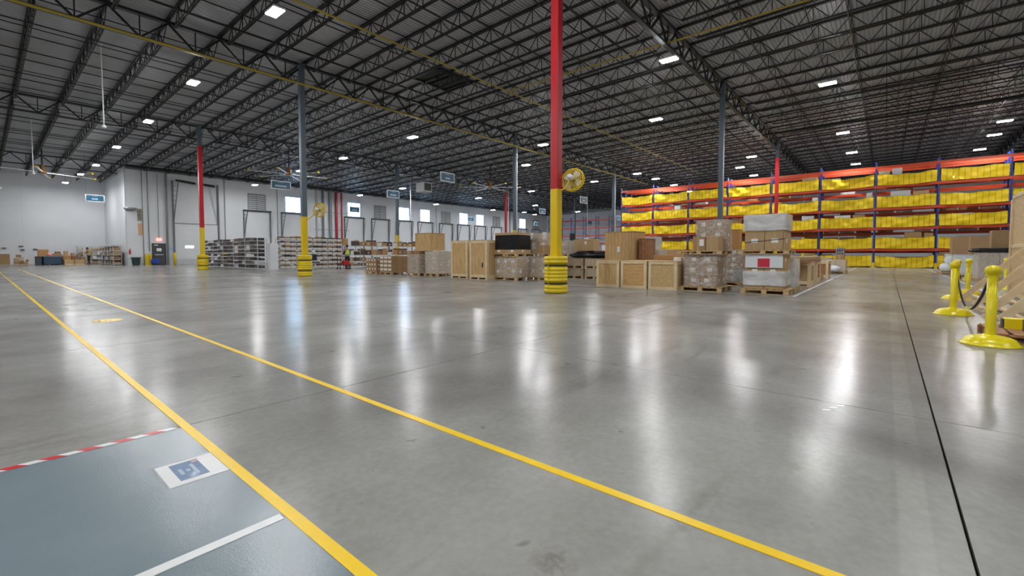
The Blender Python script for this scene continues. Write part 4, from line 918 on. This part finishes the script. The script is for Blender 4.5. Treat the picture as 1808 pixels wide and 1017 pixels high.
# stack J white wrapped
pallet(14.14, 2.03, 0, 1.2, 1.2, 'floor pallet under the white wrapped load with red label', 0.14)
j1 = load('wrapped_load', 'white film-wrapped cartons with red label, nearest lower stack', 'wrapped load', 14.24, 2.16, 0.145, 1.0, 1.0, 0.98, 2, 2, 3, M_c[1], M_filmw, 1.0, seed=15, film_part=(0.1, 0.52))
MB().cbox(-0.045, -0.04, 0.35, 0.65, 0.62, 0.86, 0.001).obj('red_label', M_redl, j1)
MB().cbox(-0.04, -0.025, 0.03, 0.97, 0.6, 0.97, 0.004).obj('white_panel', M_whitep, j1)
pallet(14.14, 2.05, 1.13, 1.22, 1.26, 'upper pallet between the two white wrapped stacks', 0.115)
load('wrapped_load', 'large tan cartons wrapped white only at the top, nearest upper stack', 'wrapped load', 14.25, 2.15, 1.248, 0.95, 1.02, 0.99, 2, 2, 2, M_c[1], M_filmw, 1.0, seed=16, film_part=(0.55, 1.01), lw=0.17, lh=0.12)
b = MB(); b.bar((14.238, 2.15, 1.56), (14.238, 3.17, 1.46), 0.004, 0.014).bar((14.238, 2.2, 1.25), (14.238, 2.2, 2.2), 0.004, 0.014)
tag(b.obj('binding_strap', M_dgrey), 'dark binding straps round the large tan cartons', 'strap')
load('wrapped_load', 'narrow pale wrapped pack directly behind the white wrapped stack', 'wrapped load', 15.6, 2.1, 0.135, 0.8, 0.9, 0.86, 2, 2, 3, M_c[3], M_filmw, 0.4, seed=17)
pallet(15.55, 2.05, 0, 1.0, 1.0, 'pallet under the narrow pale wrapped pack')
# K, bundle, L, M along aisle
crate('brown framed crate on skids beside the white aisle line', 18.2, 1.98, 1.1, 0.95, 0.84, M_c[1], True, group='aisle crates', skid=0.1)
bt_ = thing('lumber_bundle', 'long dark wrapped bundle lying across the aisle crates', 'bundle', (17.5, 2.05, 0.845))
for k in range(4):
    for q in range(2): MB().box(0, 4.3, k * 0.15, k * 0.15 + 0.145, q * 0.095, q * 0.095 + 0.09).obj('plank', M_palr if q == 0 else M_pal, bt_)
MB().box(-0.01, 4.31, -0.01, 0.61, 0.17, 0.2).obj('top_film', M_film, bt_)
crate('second open framed crate further along the white aisle line', 20.8, 2.05, 1.1, 0.9, 0.842, M_palr, True, group='aisle crates', skid=0.1)
pallet(22.6, 2.1, 0, 1.1, 0.95, 'low pallet between the aisle crates'); pallet(22.6, 2.1, 0.13, 1.1, 0.95, 'second pallet stacked between the aisle crates')
crate('red-brown crate with pale wrap further down the aisle', 24.4, 2.0, 1.2, 0.9, 0.8, M_palr, True, group='aisle crates', skid=0.1)
pallet(31.4, 1.75, 0, 1.2, 1.0, 'far pallet under the pale carton near the rack')
load('wrapped_load', 'pale carton load topped with jars near the end of the aisle', 'wrapped load', 31.5, 1.78, 0.135, 1.1, 0.95, 0.66, 1, 1, 1, M_c[3], None, 0.0, seed=21)
sbox('brown carton carrying the pack of grey jars', 31.6, 1.85, 0.80, 0.5, 0.42, 0.3, M_c[0])
jr = thing('jar_pack', 'pack of grey jars on top of the pale carton load', 'jar pack', (31.62, 1.85, 1.105)); jm = MB().lathe([(0.05, 0), (0.05, 0.14), (0.035, 0.16), (0.035, 0.19)], 10).mesh('jar', M_grey, True)
for a in range(4):
    for c_ in range(3):
        for q in range(2): link('jar', jm, jr, (0.06 + c_ * 0.12, 0.06 + a * 0.105, q * 0.2))
bg = thing('plastic_bag', 'white plastic bag slumped on the pallet before the pale carton', 'bag', (31.2, 2.1, 0.135))
def lumpy(seed, r, sz, m, name, parent, loc, smooth=True, amp=0.25):
    b = MB(); nu, nv = 18, 10; v = []
    for j in range(nv + 1):
        th = math.pi * j / nv
        for i in range(nu):
            ph = 2 * math.pi * i / nu; d = Vector((math.sin(th) * math.cos(ph), math.sin(th) * math.sin(ph), math.cos(th)))
            k = 1 + amp * mnoise.noise(d * 2.6 + Vector((seed, 0, 0))) + amp * 0.5 * mnoise.noise(d * 7 + Vector((0, seed, 0)))
            v.append((d.x * r * k * sz[0], d.y * r * k * sz[1], max(0, (d.z * k + 0.8)) * r * sz[2]))
    f = [(j * nu + i, (j + 1) * nu + i, (j + 1) * nu + (i + 1) % nu, j * nu + (i + 1) % nu) for j in range(nv) for i in range(nu)]
    b._add(v, f); return b.obj(name, m, parent, smooth, loc)
lumpy(1, 0.28, (0.8, 1.1, 0.7), M_whitep, 'bag_body', bg, (0, 0.2, 0))
sbox('dark brown carton beside the aisle beyond the jars', 33.2, 1.9, 0.0, 0.5, 0.5, 0.72, M_c[2])
load('carton_stack', 'brown cartons behind the pale carton load in the aisle', 'carton stack', 33.4, 2.6, 0.0, 1.0, 1.0, 0.9, 2, 2, 2, M_c[1], M_film, 0.3, seed=23)
# left-centre stacks A, B, C, D with crate
pallet(14.28, 21.85, 0, 1.1, 1.15, 'pallet under the leftmost small carton stack'); load('carton_stack', 'small brown cartons dotted with white labels, leftmost floor stack', 'carton stack', 14.32, 21.9, 0.135, 1.0, 1.05, 0.75, 3, 4, 3, M_c[0], None, 1.0, seed=31, lw=0.1, lh=0.1)
pallet(14.42, 20.6, 0, 1.15, 1.2, 'pallet under the white-banded carton stack'); load('carton_stack', 'brown cartons with white banded fronts, second floor stack from left', 'carton stack', 14.46, 20.66, 0.135, 1.1, 1.12, 0.88, 3, 3, 4, M_c[0], None, 1.0, seed=32, lw=0.3, lh=0.1, lab_side=False)
pallet(14.6, 18.5, 0, 1.1, 1.0, 'pallet under the stack with the flat brown top box'); load('wrapped_load', 'lightly wrapped brown cartons with an open top carton, left of the grey-wrapped stack', 'wrapped load', 14.65, 18.52, 0.135, 1.05, 0.93, 0.98, 2, 2, 4, M_c[0], M_film, 0.5, seed=33)
sbox('flat brown carton topping the lightly wrapped stack', 14.66, 19.22, 1.12, 0.5, 0.26, 0.17, M_c[4])
pallet(14.9, 17.4, 0, 1.2, 1.08, 'pallet under the grey-wrapped stack below the raised crate'); load('wrapped_load', 'grey-brown wrapped stack carrying the raised plank crate', 'wrapped load', 14.95, 17.45, 0.135, 1.1, 0.98, 1.14, 2, 2, 7, M_c[3], M_film, 0.3, seed=34)
sbox('brown carton supporting the raised crate on the left', 14.7, 18.55, 1.12, 0.6, 0.62, 0.165, M_c[2])
crate('raised plank crate resting on top of the two wrapped stacks', 14.9, 17.92, 1.0, 1.27, 0.92, M_ply, True, 1, z0=1.29, group='raised crates', skid=0.03)
# F: black wrapped
pallet(14.62, 12.0, 0, 1.15, 1.35, 'floor pallet below the black wrapped load'); load('wrapped_load', 'clear-wrapped mixed cartons under the black wrapped load', 'wrapped load', 14.68, 12.02, 0.135, 1.05, 1.28, 0.88, 2, 3, 2, M_c[1], M_film, 0.9, seed=41, lw=0.16, lh=0.14)
pallet(14.6, 11.98, 1.03, 1.18, 1.42, 'raised pallet directly below the black wrapped load', 0.115)
load('carton_stack', 'two flat tan cartons on the raised pallet under the black film', 'carton stack', 14.66, 12.02, 1.148, 1.0, 1.3, 0.17, 1, 2, 1, M_c[1], None, 1.0, seed=42, lw=0.14, lh=0.09)
bk = thing('wrapped_load', 'black film-wrapped load with brown carton on top', 'wrapped load', (14.68, 12.05, 1.322)); MB().cbox(0, 1.0, 0, 1.24, 0, 0.62, 0.03).obj('black_film', M_blk, bk); MB().cbox(0.0, 1.0, 0.0, 1.24, 0.622, 0.73, 0.01).obj('carton', M_c[1], bk)
pallet(15.55, 10.9, 0, 1.1, 1.25, 'floor pallet of the tan stack just left of the nearest column'); load('wrapped_load', 'tan cartons with pale labels just left of the nearest column guard', 'wrapped load', 15.6, 10.95, 0.135, 1.0, 1.18, 0.88, 2, 2, 2, M_c[1], M_film, 1.0, seed=43, lw=0.13, lh=0.16)
pallet(15.55, 10.9, 1.03, 1.4, 1.3, 'raised pallet behind the nearest column', 0.115)
load('wrapped_load', 'tall tan wrapped cartons with hanging paper behind the black load', 'wrapped load', 16.0, 11.3, 1.148, 0.85, 1.2, 0.9, 2, 2, 2, M_c[1], M_film, 0.6, seed=44, lw=0.2, lh=0.3)
sbox('plain reddish-brown box left of the nearest column', 15.58, 10.92, 1.148, 0.4, 0.68, 0.36, M_c[0])
# two-tier pallet crates right of column
for q, (y_, nm) in enumerate([(10.55, 'left'), (9.52, 'right')]):
    for k in (0, 1):
        crate(f'pale slatted pallet crate, {("lower", "upper")[k]} {nm} of four right of the nearest column', 17.6, y_, 1.0, 0.95, 0.465, M_c[3], True, 1, z0=0.47 * k, group='pallet crates right of the column', skid=0.11)
dk = thing('tarpaulin_heap', 'crumpled black tarpaulin heap on the four pallet crates', 'tarpaulin', (18.1, 10.45, 0.94)); lumpy(3, 0.6, (0.75, 1.75, 0.3), M_blk, 'tarpaulin', dk, (0, 0, 0), True, 0.3); lumpy(9, 0.3, (0.7, 1.3, 0.55), M_blk, 'tarpaulin_fold', dk, (0.1, -0.75, 0))
sbox('rounded brown cardboard box on top of the black tarpaulin', 17.9, 10.2, 1.27, 0.6, 1.0, 0.54, M_c[1], (0.35, 0.3, 0.1, 0.14))
load('carton_stack', 'pale wrapped cartons behind the nearest column, left of the rounded box', 'carton stack', 18.3, 11.3, 0.0, 0.9, 1.0, 1.75, 2, 2, 5, M_c[3], M_film, 0.8, seed=51)
mo = thing('monitor', 'black monitor standing on the pale wrapped cartons', 'monitor', (18.4, 11.5, 1.75)); MB().cbox(0, 0.03, 0, 0.28, 0.05, 0.36, 0.005).obj('screen', M_black, mo); MB().box(-0.05, 0.12, 0.08, 0.2, 0, 0.02).obj('stand', M_black, mo); MB().box(0.0, 0.03, 0.12, 0.16, 0.0, 0.06).obj('neck', M_black, mo)
load('wrapped_load', 'distant pale carton load behind the tarpaulin heap', 'wrapped load', 22, 10.2, 0.0, 1.1, 1.2, 1.1, 2, 2, 3, M_c[4], M_film, 0.8, seed=52)
load('wrapped_load', 'distant tan load in the middle of the storage area', 'wrapped load', 24, 15.5, 0.0, 1.1, 1.2, 1.3, 2, 2, 3, M_c[1], M_film, 0.8, seed=53)

# ------------------------------------------------------------------ right-hand goods
def rload(lab, x0, y0, w, d, h, n, m, film, seed, labels=0.5):
    pallet(x0 - 0.05, y0 - 0.05, 0, w + 0.1, d + 0.1, 'pallet under the ' + lab); return load('wrapped_load', lab, 'wrapped load', x0, y0, 0.135, w, d, h, *n, m, film, labels, seed=seed)
rload('pale grey wrapped load beside white bags, nearest the netted rack', 36.0, -3.75, 1.1, 1.1, 1.0, (2, 2, 3), M_lgrey, M_filmw, 61)
for k, (y_, z_) in enumerate([(-2.9, 0.13), (-2.55, 0.13), (-2.75, 0.55), (-3.05, 0.6)]):
    t = thing('plastic_bag', f'lumpy white plastic bag on the far right pallet, {("left lower", "right lower", "left upper", "right upper")[k]}', 'bag', (34.6, y_, z_), 0, 'white plastic bags'); lumpy(20 + k, 0.3, (1, 1, 0.9), M_whitep, 'bag_body', t, (0, 0, 0))
pallet(34.1, -3.4, 0, 1.1, 1.2, 'pallet under the lumpy white bags')
rload('white wrapped load under the wide brown box', 31.0, -3.75, 1.1, 1.2, 0.98, (2, 2, 3), M_whitep, M_filmw, 62)
sbox('wide plain brown box on the white wrapped load', 30.95, -3.7, 1.12, 1.1, 1.25, 0.86, M_c[0])
rload('grey-brown wrapped load topped with black film near the pine frame', 26.4, -4.1, 1.1, 1.25, 1.05, (2, 2, 3), M_c[3], M_film, 63)
t = thing('film_cover', 'black film cover draped on the grey-brown load', 'film cover', (26.36, -4.15, 1.19)); MB().cbox(0, 1.2, 0, 1.36, 0, 0.18, 0.04).obj('cover', M_blk, t); lumpy(30, 0.09, (0.9, 2.2, 0.9), M_blk, 'loose_end', t, (0.05, 1.34, 0.02), True, 0.6)
sbox('tall brown box standing on the black film cover', 26.6, -4.35, 1.375, 0.6, 1.1, 0.71, M_c[0])
# long pine frame with outriggers
pf = thing('plywood_stand', 'tall pine and plywood crate side with outrigger feet at right', 'plywood stand', (10.3, -2.6, 0))
for k in range(5): MB().box(k * 1.56, k * 1.56 + 1.555, 0.0, 0.014, 0.1, 2.72).obj('plywood_sheet', M_ply if k < 4 else M_pine, pf)
for k in range(11): MB().cbox(k * 0.77, k * 0.77 + 0.09, -0.09 if k < 10 else 0.015, 0.0 if k < 10 else 0.06, 0.1, 2.6, 0.004).obj('stud', M_pine2, pf)
for z_ in (0.02, 1.3, 2.63): MB().cbox(-0.05, 7.85, -0.05, 0.03, z_, z_ + 0.09, 0.004).obj('rail', M_pine2, pf)
for k, x_ in enumerate((0.05, 1.25, 2.75, 4.65)):
    MB().cbox(x_, x_ + 0.14, 0.0, 1.25, 0.0, 0.045, 0.004).obj('outrigger', M_pine2, pf)
    MB().bar((x_ + 0.07, 1.2, 0.08), (x_ + 0.07, 0.02, 1.48), 0.045, 0.12).obj('brace', M_pine2, pf)
for k in range(2): MB().cbox(0.7, 6.2, 0.35 + k * 0.45, 0.44 + k * 0.45, 0.045, 0.08, 0.004).obj('long_board', M_pine2, pf)
# near pallet with yellow steel parts
pallet(8.35, -2.4, 0, 1.1, 1.35, 'low brown pallet with yellow steel sections near the frontmost post', 0.12, M_palr)
for k, (x_, y_, w_, d_, h_, lab) in enumerate([(8.95, -2.3, 0.16, 1.05, 0.14, 'yellow steel box section with dark end, further back on the pallet'), (8.55, -2.35, 0.2, 0.95, 0.17, 'thicker yellow steel box section with dark end, nearer on the pallet'), (9.15, -2.35, 0.12, 0.5, 0.33, 'upright yellow steel bracket on the near pallet')]):
    t = thing('steel_section', lab, 'steel section', (x_, y_, 0.122)); MB().cbox(0, w_, 0, d_, 0, h_, 0.006).obj('section', M_bol, t); MB().cbox(0.01, w_ - 0.01, d_, d_ + 0.02, 0.01, h_ - 0.01, 0.004).obj('end_cap', M_dgrey, t)
# stanchions and chains
SP = [(8.14, -1.02, 'frontmost yellow stanchion post on a domed base'), (11.76, -0.98, 'second yellow stanchion post, left one of the close pair'), (15.8, -1.36, 'yellow stanchion half hidden behind the second post'), (18.0, -1.78, 'slim yellow stanchion right of the close pair'), (21.07, -2.93, 'furthest yellow stanchion behind the pine braces')]
bm_ = MB().lathe([(0.285, 0.0), (0.285, 0.01), (0.262, 0.018), (0.25, 0.045), (0.222, 0.078), (0.18, 0.1), (0.12, 0.114), (0.07, 0.12), (0.062, 0.13)], 36).mesh('base', M_bol, True)
pm_ = MB().lathe([(0.058, 0.12), (0.052, 0.14), (0.05, 0.2), (0.05, 0.9)], 24).mesh('pole', M_bol, True)
hm_ = MB().lathe([(0.05, 0.87), (0.058, 0.885), (0.074, 0.905), (0.079, 0.935), (0.07, 0.965), (0.048, 0.985), (0.02, 0.995), (0.004, 0.997)], 24).mesh('cap', M_bol, True)
lm_ = MB().lathe([(0.02, -0.068), (0.02, 0.068)], 8, (0, 0, 0.87), 'y').mesh('chain_lug', M_bol)
for x_, y_, lab in SP:
    t = thing('stanchion', lab, 'stanchion', (x_, y_, 0), 0, 'yellow stanchions'); link('base', bm_, t); link('pole', pm_, t); link('cap', hm_, t); link('chain_lug', lm_, t)
def chain(a, b_, sag, lab, mid=None):
    a, b_ = Vector(a), Vector(b_); L_ = (b_ - a).length + sag * 0.8; n = int(L_ / 0.042); blk = MB(); yl = MB()
    for i in range(n):
        u0, u1 = i / n, (i + 1) / n
        def P_(u): p = a.lerp(b_, u); p.z -= sag * 4 * u * (1 - u); return p
        p, q = P_(u0), P_(u1); d = (q - p).normalized(); c = (p + q) / 2; s1 = Vector((-d.y, d.x, 0)).normalized(); s2 = d.cross(s1)
        if i % 2: s1 = s2
        ring = [c + d * 0.03 * math.cos(t_) + s1 * 0.016 * math.sin(t_) for t_ in [2 * math.pi * k / 8 for k in range(9)]]
        (yl if mid and mid[0] < u0 < mid[1] else blk).tube(ring, 0.0055, 5, False)
    t = thing('barrier_chain', lab, 'chain', (0, 0, 0)); blk.obj('chain_links', M_black, t, stuff=True)
    if mid: yl.obj('yellow_links', M_bol, t, stuff=True)
chain((8.14, -1.0, 0.86), (15.8, -1.34, 0.86), 0.72, 'black plastic chain with yellow middle links from the frontmost post', (0.34, 0.5))
chain((11.76, -1.0, 0.87), (15.8, -1.36, 0.87), 0.6, 'black plastic chain between the close pair of posts')
chain((15.8, -1.36, 0.87), (18.0, -1.78, 0.87), 0.45, 'short chain with yellow links behind the close pair', (0.3, 1.0))

# ------------------------------------------------------------------ recess goods, far left
YL = 64.5
sbox('large brown carton on a pallet at the left frame edge', 0.9, YL, 0.12, 1.1, 1.0, 1.0, M_c[0]); pallet(0.85, YL - 0.05, 0, 1.2, 1.1, 'pallet under the large carton at the left frame edge', 0.115)
pallet(2.2, YL, 0, 1.0, 1.1, 'pallet of small mixed cartons left of the blue tub', 0.115)
rr = random.Random(77)
for k, (x_, z_, w_, h_) in enumerate([(2.25, 0.12, 0.35, 0.3), (2.6, 0.12, 0.3, 0.35), (2.9, 0.12, 0.28, 0.25), (2.25, 0.43, 0.3, 0.28), (2.58, 0.48, 0.32, 0.3), (2.4, 0.79, 0.35, 0.25), (3.05, 0.38, 0.18, 0.2)]):
    sbox(f'small mixed carton in the pile left of the blue tub, {ORD[k]} from its bottom left', x_, YL + 0.05, z_, w_, 0.5, h_, M_c[(k * 2) % 5], None, 'carton', 'small cartons left of the blue tub')
tb = thing('storage_tub', 'big dark blue open tub on the floor of the recess', 'tub', (4.15, YL - 0.6, 0))
MB().box(0, 1.35, 0, 0.05, 0.1, 0.88).box(0, 1.35, 0.95, 1.0, 0.1, 0.88).box(0, 0.05, 0, 1.0, 0.1, 0.88).box(1.3, 1.35, 0, 1.0, 0.1, 0.88).box(0, 1.35, 0, 1.0, 0.08, 0.12).obj('tub_body', M_tub, tb); MB().box(-0.03, 1.38, -0.03, 0.02, 0.86, 0.92).obj('rim', M_grey, tb)
for q in range(3): MB().box(0.05 + q * 0.55, 0.2 + q * 0.55, 0.05, 0.95, 0, 0.1).obj('foot', M_tub, tb)
tag(link('storage_tub', boxmesh(0.45, 0.8, 0.88, M_dgrey, 0.02), None, (3.65, YL - 0.4, 0)), 'narrow dark grey tub left of the big blue tub', 'tub')
sbox('brown carton standing behind the big blue tub', 3.9, YL + 0.55, 0.0, 0.75, 0.6, 1.55, M_c[4])
tag(lumpy(41, 0.22, (1, 1, 0.8), mat('pink_plastic', (0.75, 0.25, 0.25), 0.5), 'plastic_bag', None, (4.65, YL - 0.1, 0.86)), 'pink plastic bundle on the rim of the blue tub', 'bag')
for q, x_ in enumerate((5.65, 6.4)):
    crate(f'low pine slatted crate in the recess, {("left", "right")[q]} of two beside the blue tub', x_, YL - 0.6, 0.72, 0.8, 0.55, M_pine, True, 1, group='recess crates')
for k, (x_, z_, w_, h_) in enumerate([(4.9, 0.0, 0.7, 1.15), (5.65, 0.0, 0.6, 0.95), (6.3, 0.0, 0.55, 0.9), (5.75, 0.96, 0.3, 0.45), (6.25, 0.91, 0.28, 0.3), (6.95, 0.0, 0.4, 0.85), (5.1, 1.16, 0.4, 0.2)]):
    sbox(f'brown carton in the pile right of the blue tub, {ORD[k]} of the pile', x_, YL + 0.45, z_, w_, 0.5, h_, M_c[[0, 4, 2, 1, 4, 0, 2][k]], None, 'carton', 'cartons right of the blue tub')
ct = thing('utility_cart', 'dark utility cart in front of the worker in the recess', 'cart', (6.75, 65.6, 0))
for z_ in (0.25, 0.6, 0.95): MB().box(0, 0.55, 0, 0.9, z_, z_ + 0.04).obj('shelf', M_dgrey, ct)
for a in (0.02, 0.5):
    for c_ in (0.02, 0.85): MB().box(a, a + 0.03, c_, c_ + 0.03, 0.1, 1.1).obj('post', M_black, ct); MB().lathe([(0.06, 0), (0.06, 0.03)], 10, (a, c_, 0.06), 'y').obj('wheel', M_black, ct)
MB().cbox(0.05, 0.45, 0.1, 0.7, 0.66, 0.9).obj('white_tray', M_whitep, ct)
for k, (x_, z_) in enumerate([(3.0, 1.5), (2.9, 1.85), (3.9, 1.55), (1.75, 1.66)]):
    tag(MB().cbox(x_ - 0.15, x_ + 0.15, YF - 0.12, YF - 0.02, z_, z_ + 0.09, 0.01).obj('wall_holder', M_black), f'small black holder on the recess wall, {ORD[k]} of four', 'wall holder', 'black wall holders')

# ------------------------------------------------------------------ people
def skin_obj(name, verts, edges, radii, m, parent, sub=2):
    me = bpy.data.meshes.new(name); me.from_pydata(verts, edges, []); me.materials.append(m)
    o = bpy.data.objects.new(name, me); COL.objects.link(o); o.parent = parent
    o.modifiers.new('Skin', 'SKIN'); o.modifiers['Skin'].use_smooth_shade = True
    sv = me.skin_vertices[0].data
    for i, r in enumerate(radii):
        sv[i].radius = (r, r) if not isinstance(r, tuple) else r
    sv[0].use_root = True
    s = o.modifiers.new('Sub', 'SUBSURF'); s.levels = s.render_levels = sub
    dg = bpy.context.evaluated_depsgraph_get(); me2 = bpy.data.meshes.new_from_object(o.evaluated_get(dg))
    o.modifiers.clear(); o.data = me2; return o
def person(label, loc, rotz, hands, shirt, trousers, lean=0.0, hair=M_black, s=1.0):
    # facing +x in local space; hands = (left hand xyz, right hand xyz); y>0 is the left side
    t = thing('person', label, 'person', loc, rotz)
    V = []; E = []; Rr = []
    def add(p, r, par=None):
        V.append(tuple(c * s for c in p)); Rr.append(r * s if not isinstance(r, tuple) else (r[0] * s, r[1] * s))
        if par is not None: E.append((par, len(V) - 1))
        return len(V) - 1
    L = lean
    pel = add((0, 0, 0.95), (0.14, 0.11)); wa = add((L * 0.3, 0, 1.12), (0.125, 0.095), pel); ch = add((L * 0.7, 0, 1.32), (0.15, 0.11), wa); nk = add((L, 0, 1.48), 0.055, ch)
    hd = add((L + 0.03, 0, 1.56), 0.075, nk); h2 = add((L + 0.035, 0, 1.66), 0.088, hd); h3 = add((L + 0.02, 0, 1.73), 0.06, h2)
    arms = []
    for sd, hp in ((1, hands[0]), (-1, hands[1])):
        sh = add((L * 0.9, 0.19 * sd, 1.42), 0.06, ch); S = Vector((L * 0.9, 0.19 * sd, 1.42)); H_ = Vector(hp); mid = (S + H_) / 2
        ln = (H_ - S).length; bend = math.sqrt(max(0.0, 0.29 ** 2 - (min(ln, 0.57) / 2) ** 2)); mid += Vector((-0.1, 0.25 * sd, -1)).normalized() * bend
        el = add(tuple(mid), 0.043, sh); wr = add(tuple(H_), 0.028, el); d = (H_ - mid).normalized()
        palm = add(tuple(H_ + d * 0.06), (0.036, 0.02), wr)
        side = d.cross(Vector((0, 0, 1))).normalized() if abs(d.z) < 0.9 else Vector((0, 1, 0))
        for q in range(4):
            off = side * (q - 1.5) * 0.02; f1 = add(tuple(H_ + d * 0.11 + off), 0.009, palm); f2 = add(tuple(H_ + d * (0.135 + 0.008 * (1.5 - abs(q - 1.5))) + off + Vector((0, 0, -0.012))), 0.008, f1)
        th = add(tuple(H_ + d * 0.05 + side * 0.05 * -sd), 0.01, palm); add(tuple(H_ + d * 0.085 + side * 0.065 * -sd), 0.009, th)
        arms.append((S, mid, H_))
    for sd in (1, -1):
        hp_ = add((0, 0.09 * sd, 0.88), 0.088, pel); kn = add((0.03, 0.1 * sd, 0.48), 0.058, hp_); an = add((-0.01, 0.11 * sd, 0.09), 0.042, kn); add((0.13, 0.12 * sd, 0.035), 0.034, an)
    skin_obj('body', V, E, Rr, M_skin, t)
    skin_obj('trousers', [(0, 0, 1.0), (0, 0, 0.93), (0, 0.09, 0.86), (0.03, 0.1, 0.48), (-0.01, 0.11, 0.1), (0, -0.09, 0.86), (0.03, -0.1, 0.48), (-0.01, -0.11, 0.1)], [(0, 1), (1, 2), (2, 3), (3, 4), (1, 5), (5, 6), (6, 7)], [(0.15, 0.12), (0.155, 0.125), 0.1, 0.073, 0.062, 0.1, 0.073, 0.062], trousers, t)
    vv = [(0, 0, 0.98), (L * 0.3, 0, 1.13), (L * 0.7, 0, 1.33), (L * 0.95, 0, 1.44)]; ee = [(0, 1), (1, 2), (2, 3)]; r2 = [(0.155, 0.125), (0.14, 0.11), (0.165, 0.125), 0.08]
    for S, m_, H_ in arms:
        vv += [tuple(S), tuple(m_), tuple(m_.lerp(H_, 0.8))]; k = len(vv); ee += [(2, k - 3), (k - 3, k - 2), (k - 2, k - 1)]; r2 += [0.072, 0.055, 0.04]
    skin_obj('shirt', vv, ee, r2, shirt, t)
    skin_obj('safety_vest', [(L * 0.1, 0, 1.0), (L * 0.35, 0, 1.15), (L * 0.7, 0, 1.33), (L * 0.9, 0, 1.42)], [(0, 1), (1, 2), (2, 3)], [(0.17, 0.14), (0.165, 0.13), (0.195, 0.14), (0.15, 0.1)], M_hiv, t)
    MB().lathe([(0.178, 1.1), (0.186, 1.105), (0.186, 1.145), (0.178, 1.15)], 20, (L * 0.3, 0, 0)).obj('reflective_band', M_silver, t)
    lumpy(50, 0.105, (1.0, 0.92, 1.15), hair, 'hair', t, ((L + 0.0), 0, 1.625), True, 0.05)
    for sd in (1, -1):
        MB().lathe([(0.008, 0), (0.01, 0.006)], 8, (L + 0.118, 0.032 * sd, 1.655), 'x').obj('eye', M_black, t)
        MB().cbox(-0.07, 0.17, 0.11 * sd - 0.045, 0.11 * sd + 0.045, 0, 0.09, 0.03).obj('shoe', M_black, t)
    MB().bar((L + 0.125, 0, 1.64), (L + 0.14, 0, 1.615), 0.022).obj('nose', M_skin, t); MB().box(L + 0.112, L + 0.122, -0.025, 0.025, 1.58, 1.588).obj('mouth', mat('lips', (0.3, 0.1, 0.08), 0.5), t)
    return t
person('worker in a lime vest standing at the long carton shelving', (17.75, 30.9, 0), R(75), ((0.3, 0.15, 1.1), (0.3, -0.15, 1.05)), M_navy, M_navy, 0.04)
person('worker in a lime vest and orange shirt reaching over the dark cart', (7.75, 66.1, 0), R(168), ((0.5, 0.12, 1.3), (0.52, -0.1, 1.28)), M_orangecloth, M_navy, 0.12)
ct = thing('picking_cart', 'red and dark picking cart beside the worker at the shelving', 'cart', (16.9, 30.4, 0)); MB().box(0, 0.8, 0, 0.45, 0.28, 0.32).obj('shelf', M_black, ct); MB().cbox(0.3, 0.75, 0.03, 0.4, 0.32, 0.62).obj('red_crate', M_colr, ct)
for a in (0.0, 0.77):
    for c_ in (0.0, 0.42): MB().box(a, a + 0.03, c_, c_ + 0.03, 0.08, 0.95 if a == 0 else 0.4).obj('post', M_black, ct); MB().lathe([(0.06, 0), (0.06, 0.03)], 10, (a, c_, 0.06), 'y').obj('wheel', M_black, ct)
MB().box(0, 0.8, 0, 0.45, 0.93, 0.97).obj('top_tray', M_dgrey, ct)
t = thing('office_chair', 'dark office chair left of the worker at the shelving', 'chair', (15.4, 31.4, 0)); MB().cbox(0, 0.5, 0, 0.5, 0.48, 0.56, 0.03).obj('seat', M_navy, t); MB().cbox(0, 0.5, 0.45, 0.52, 0.65, 1.1, 0.03).obj('backrest', M_navy, t); MB().bar((0.25, 0.25, 0.1), (0.25, 0.25, 0.48), 0.05).obj('stem', M_silver, t)
for k in range(5): a = k * 2 * math.pi / 5; MB().bar((0.25, 0.25, 0.12), (0.25 + 0.3 * math.cos(a), 0.25 + 0.3 * math.sin(a), 0.03), 0.035).obj('leg', M_silver, t)
MB().bar((0.25, 0.5, 0.5), (0.25, 0.5, 0.9), 0.04).obj('back_support', M_silver, t)
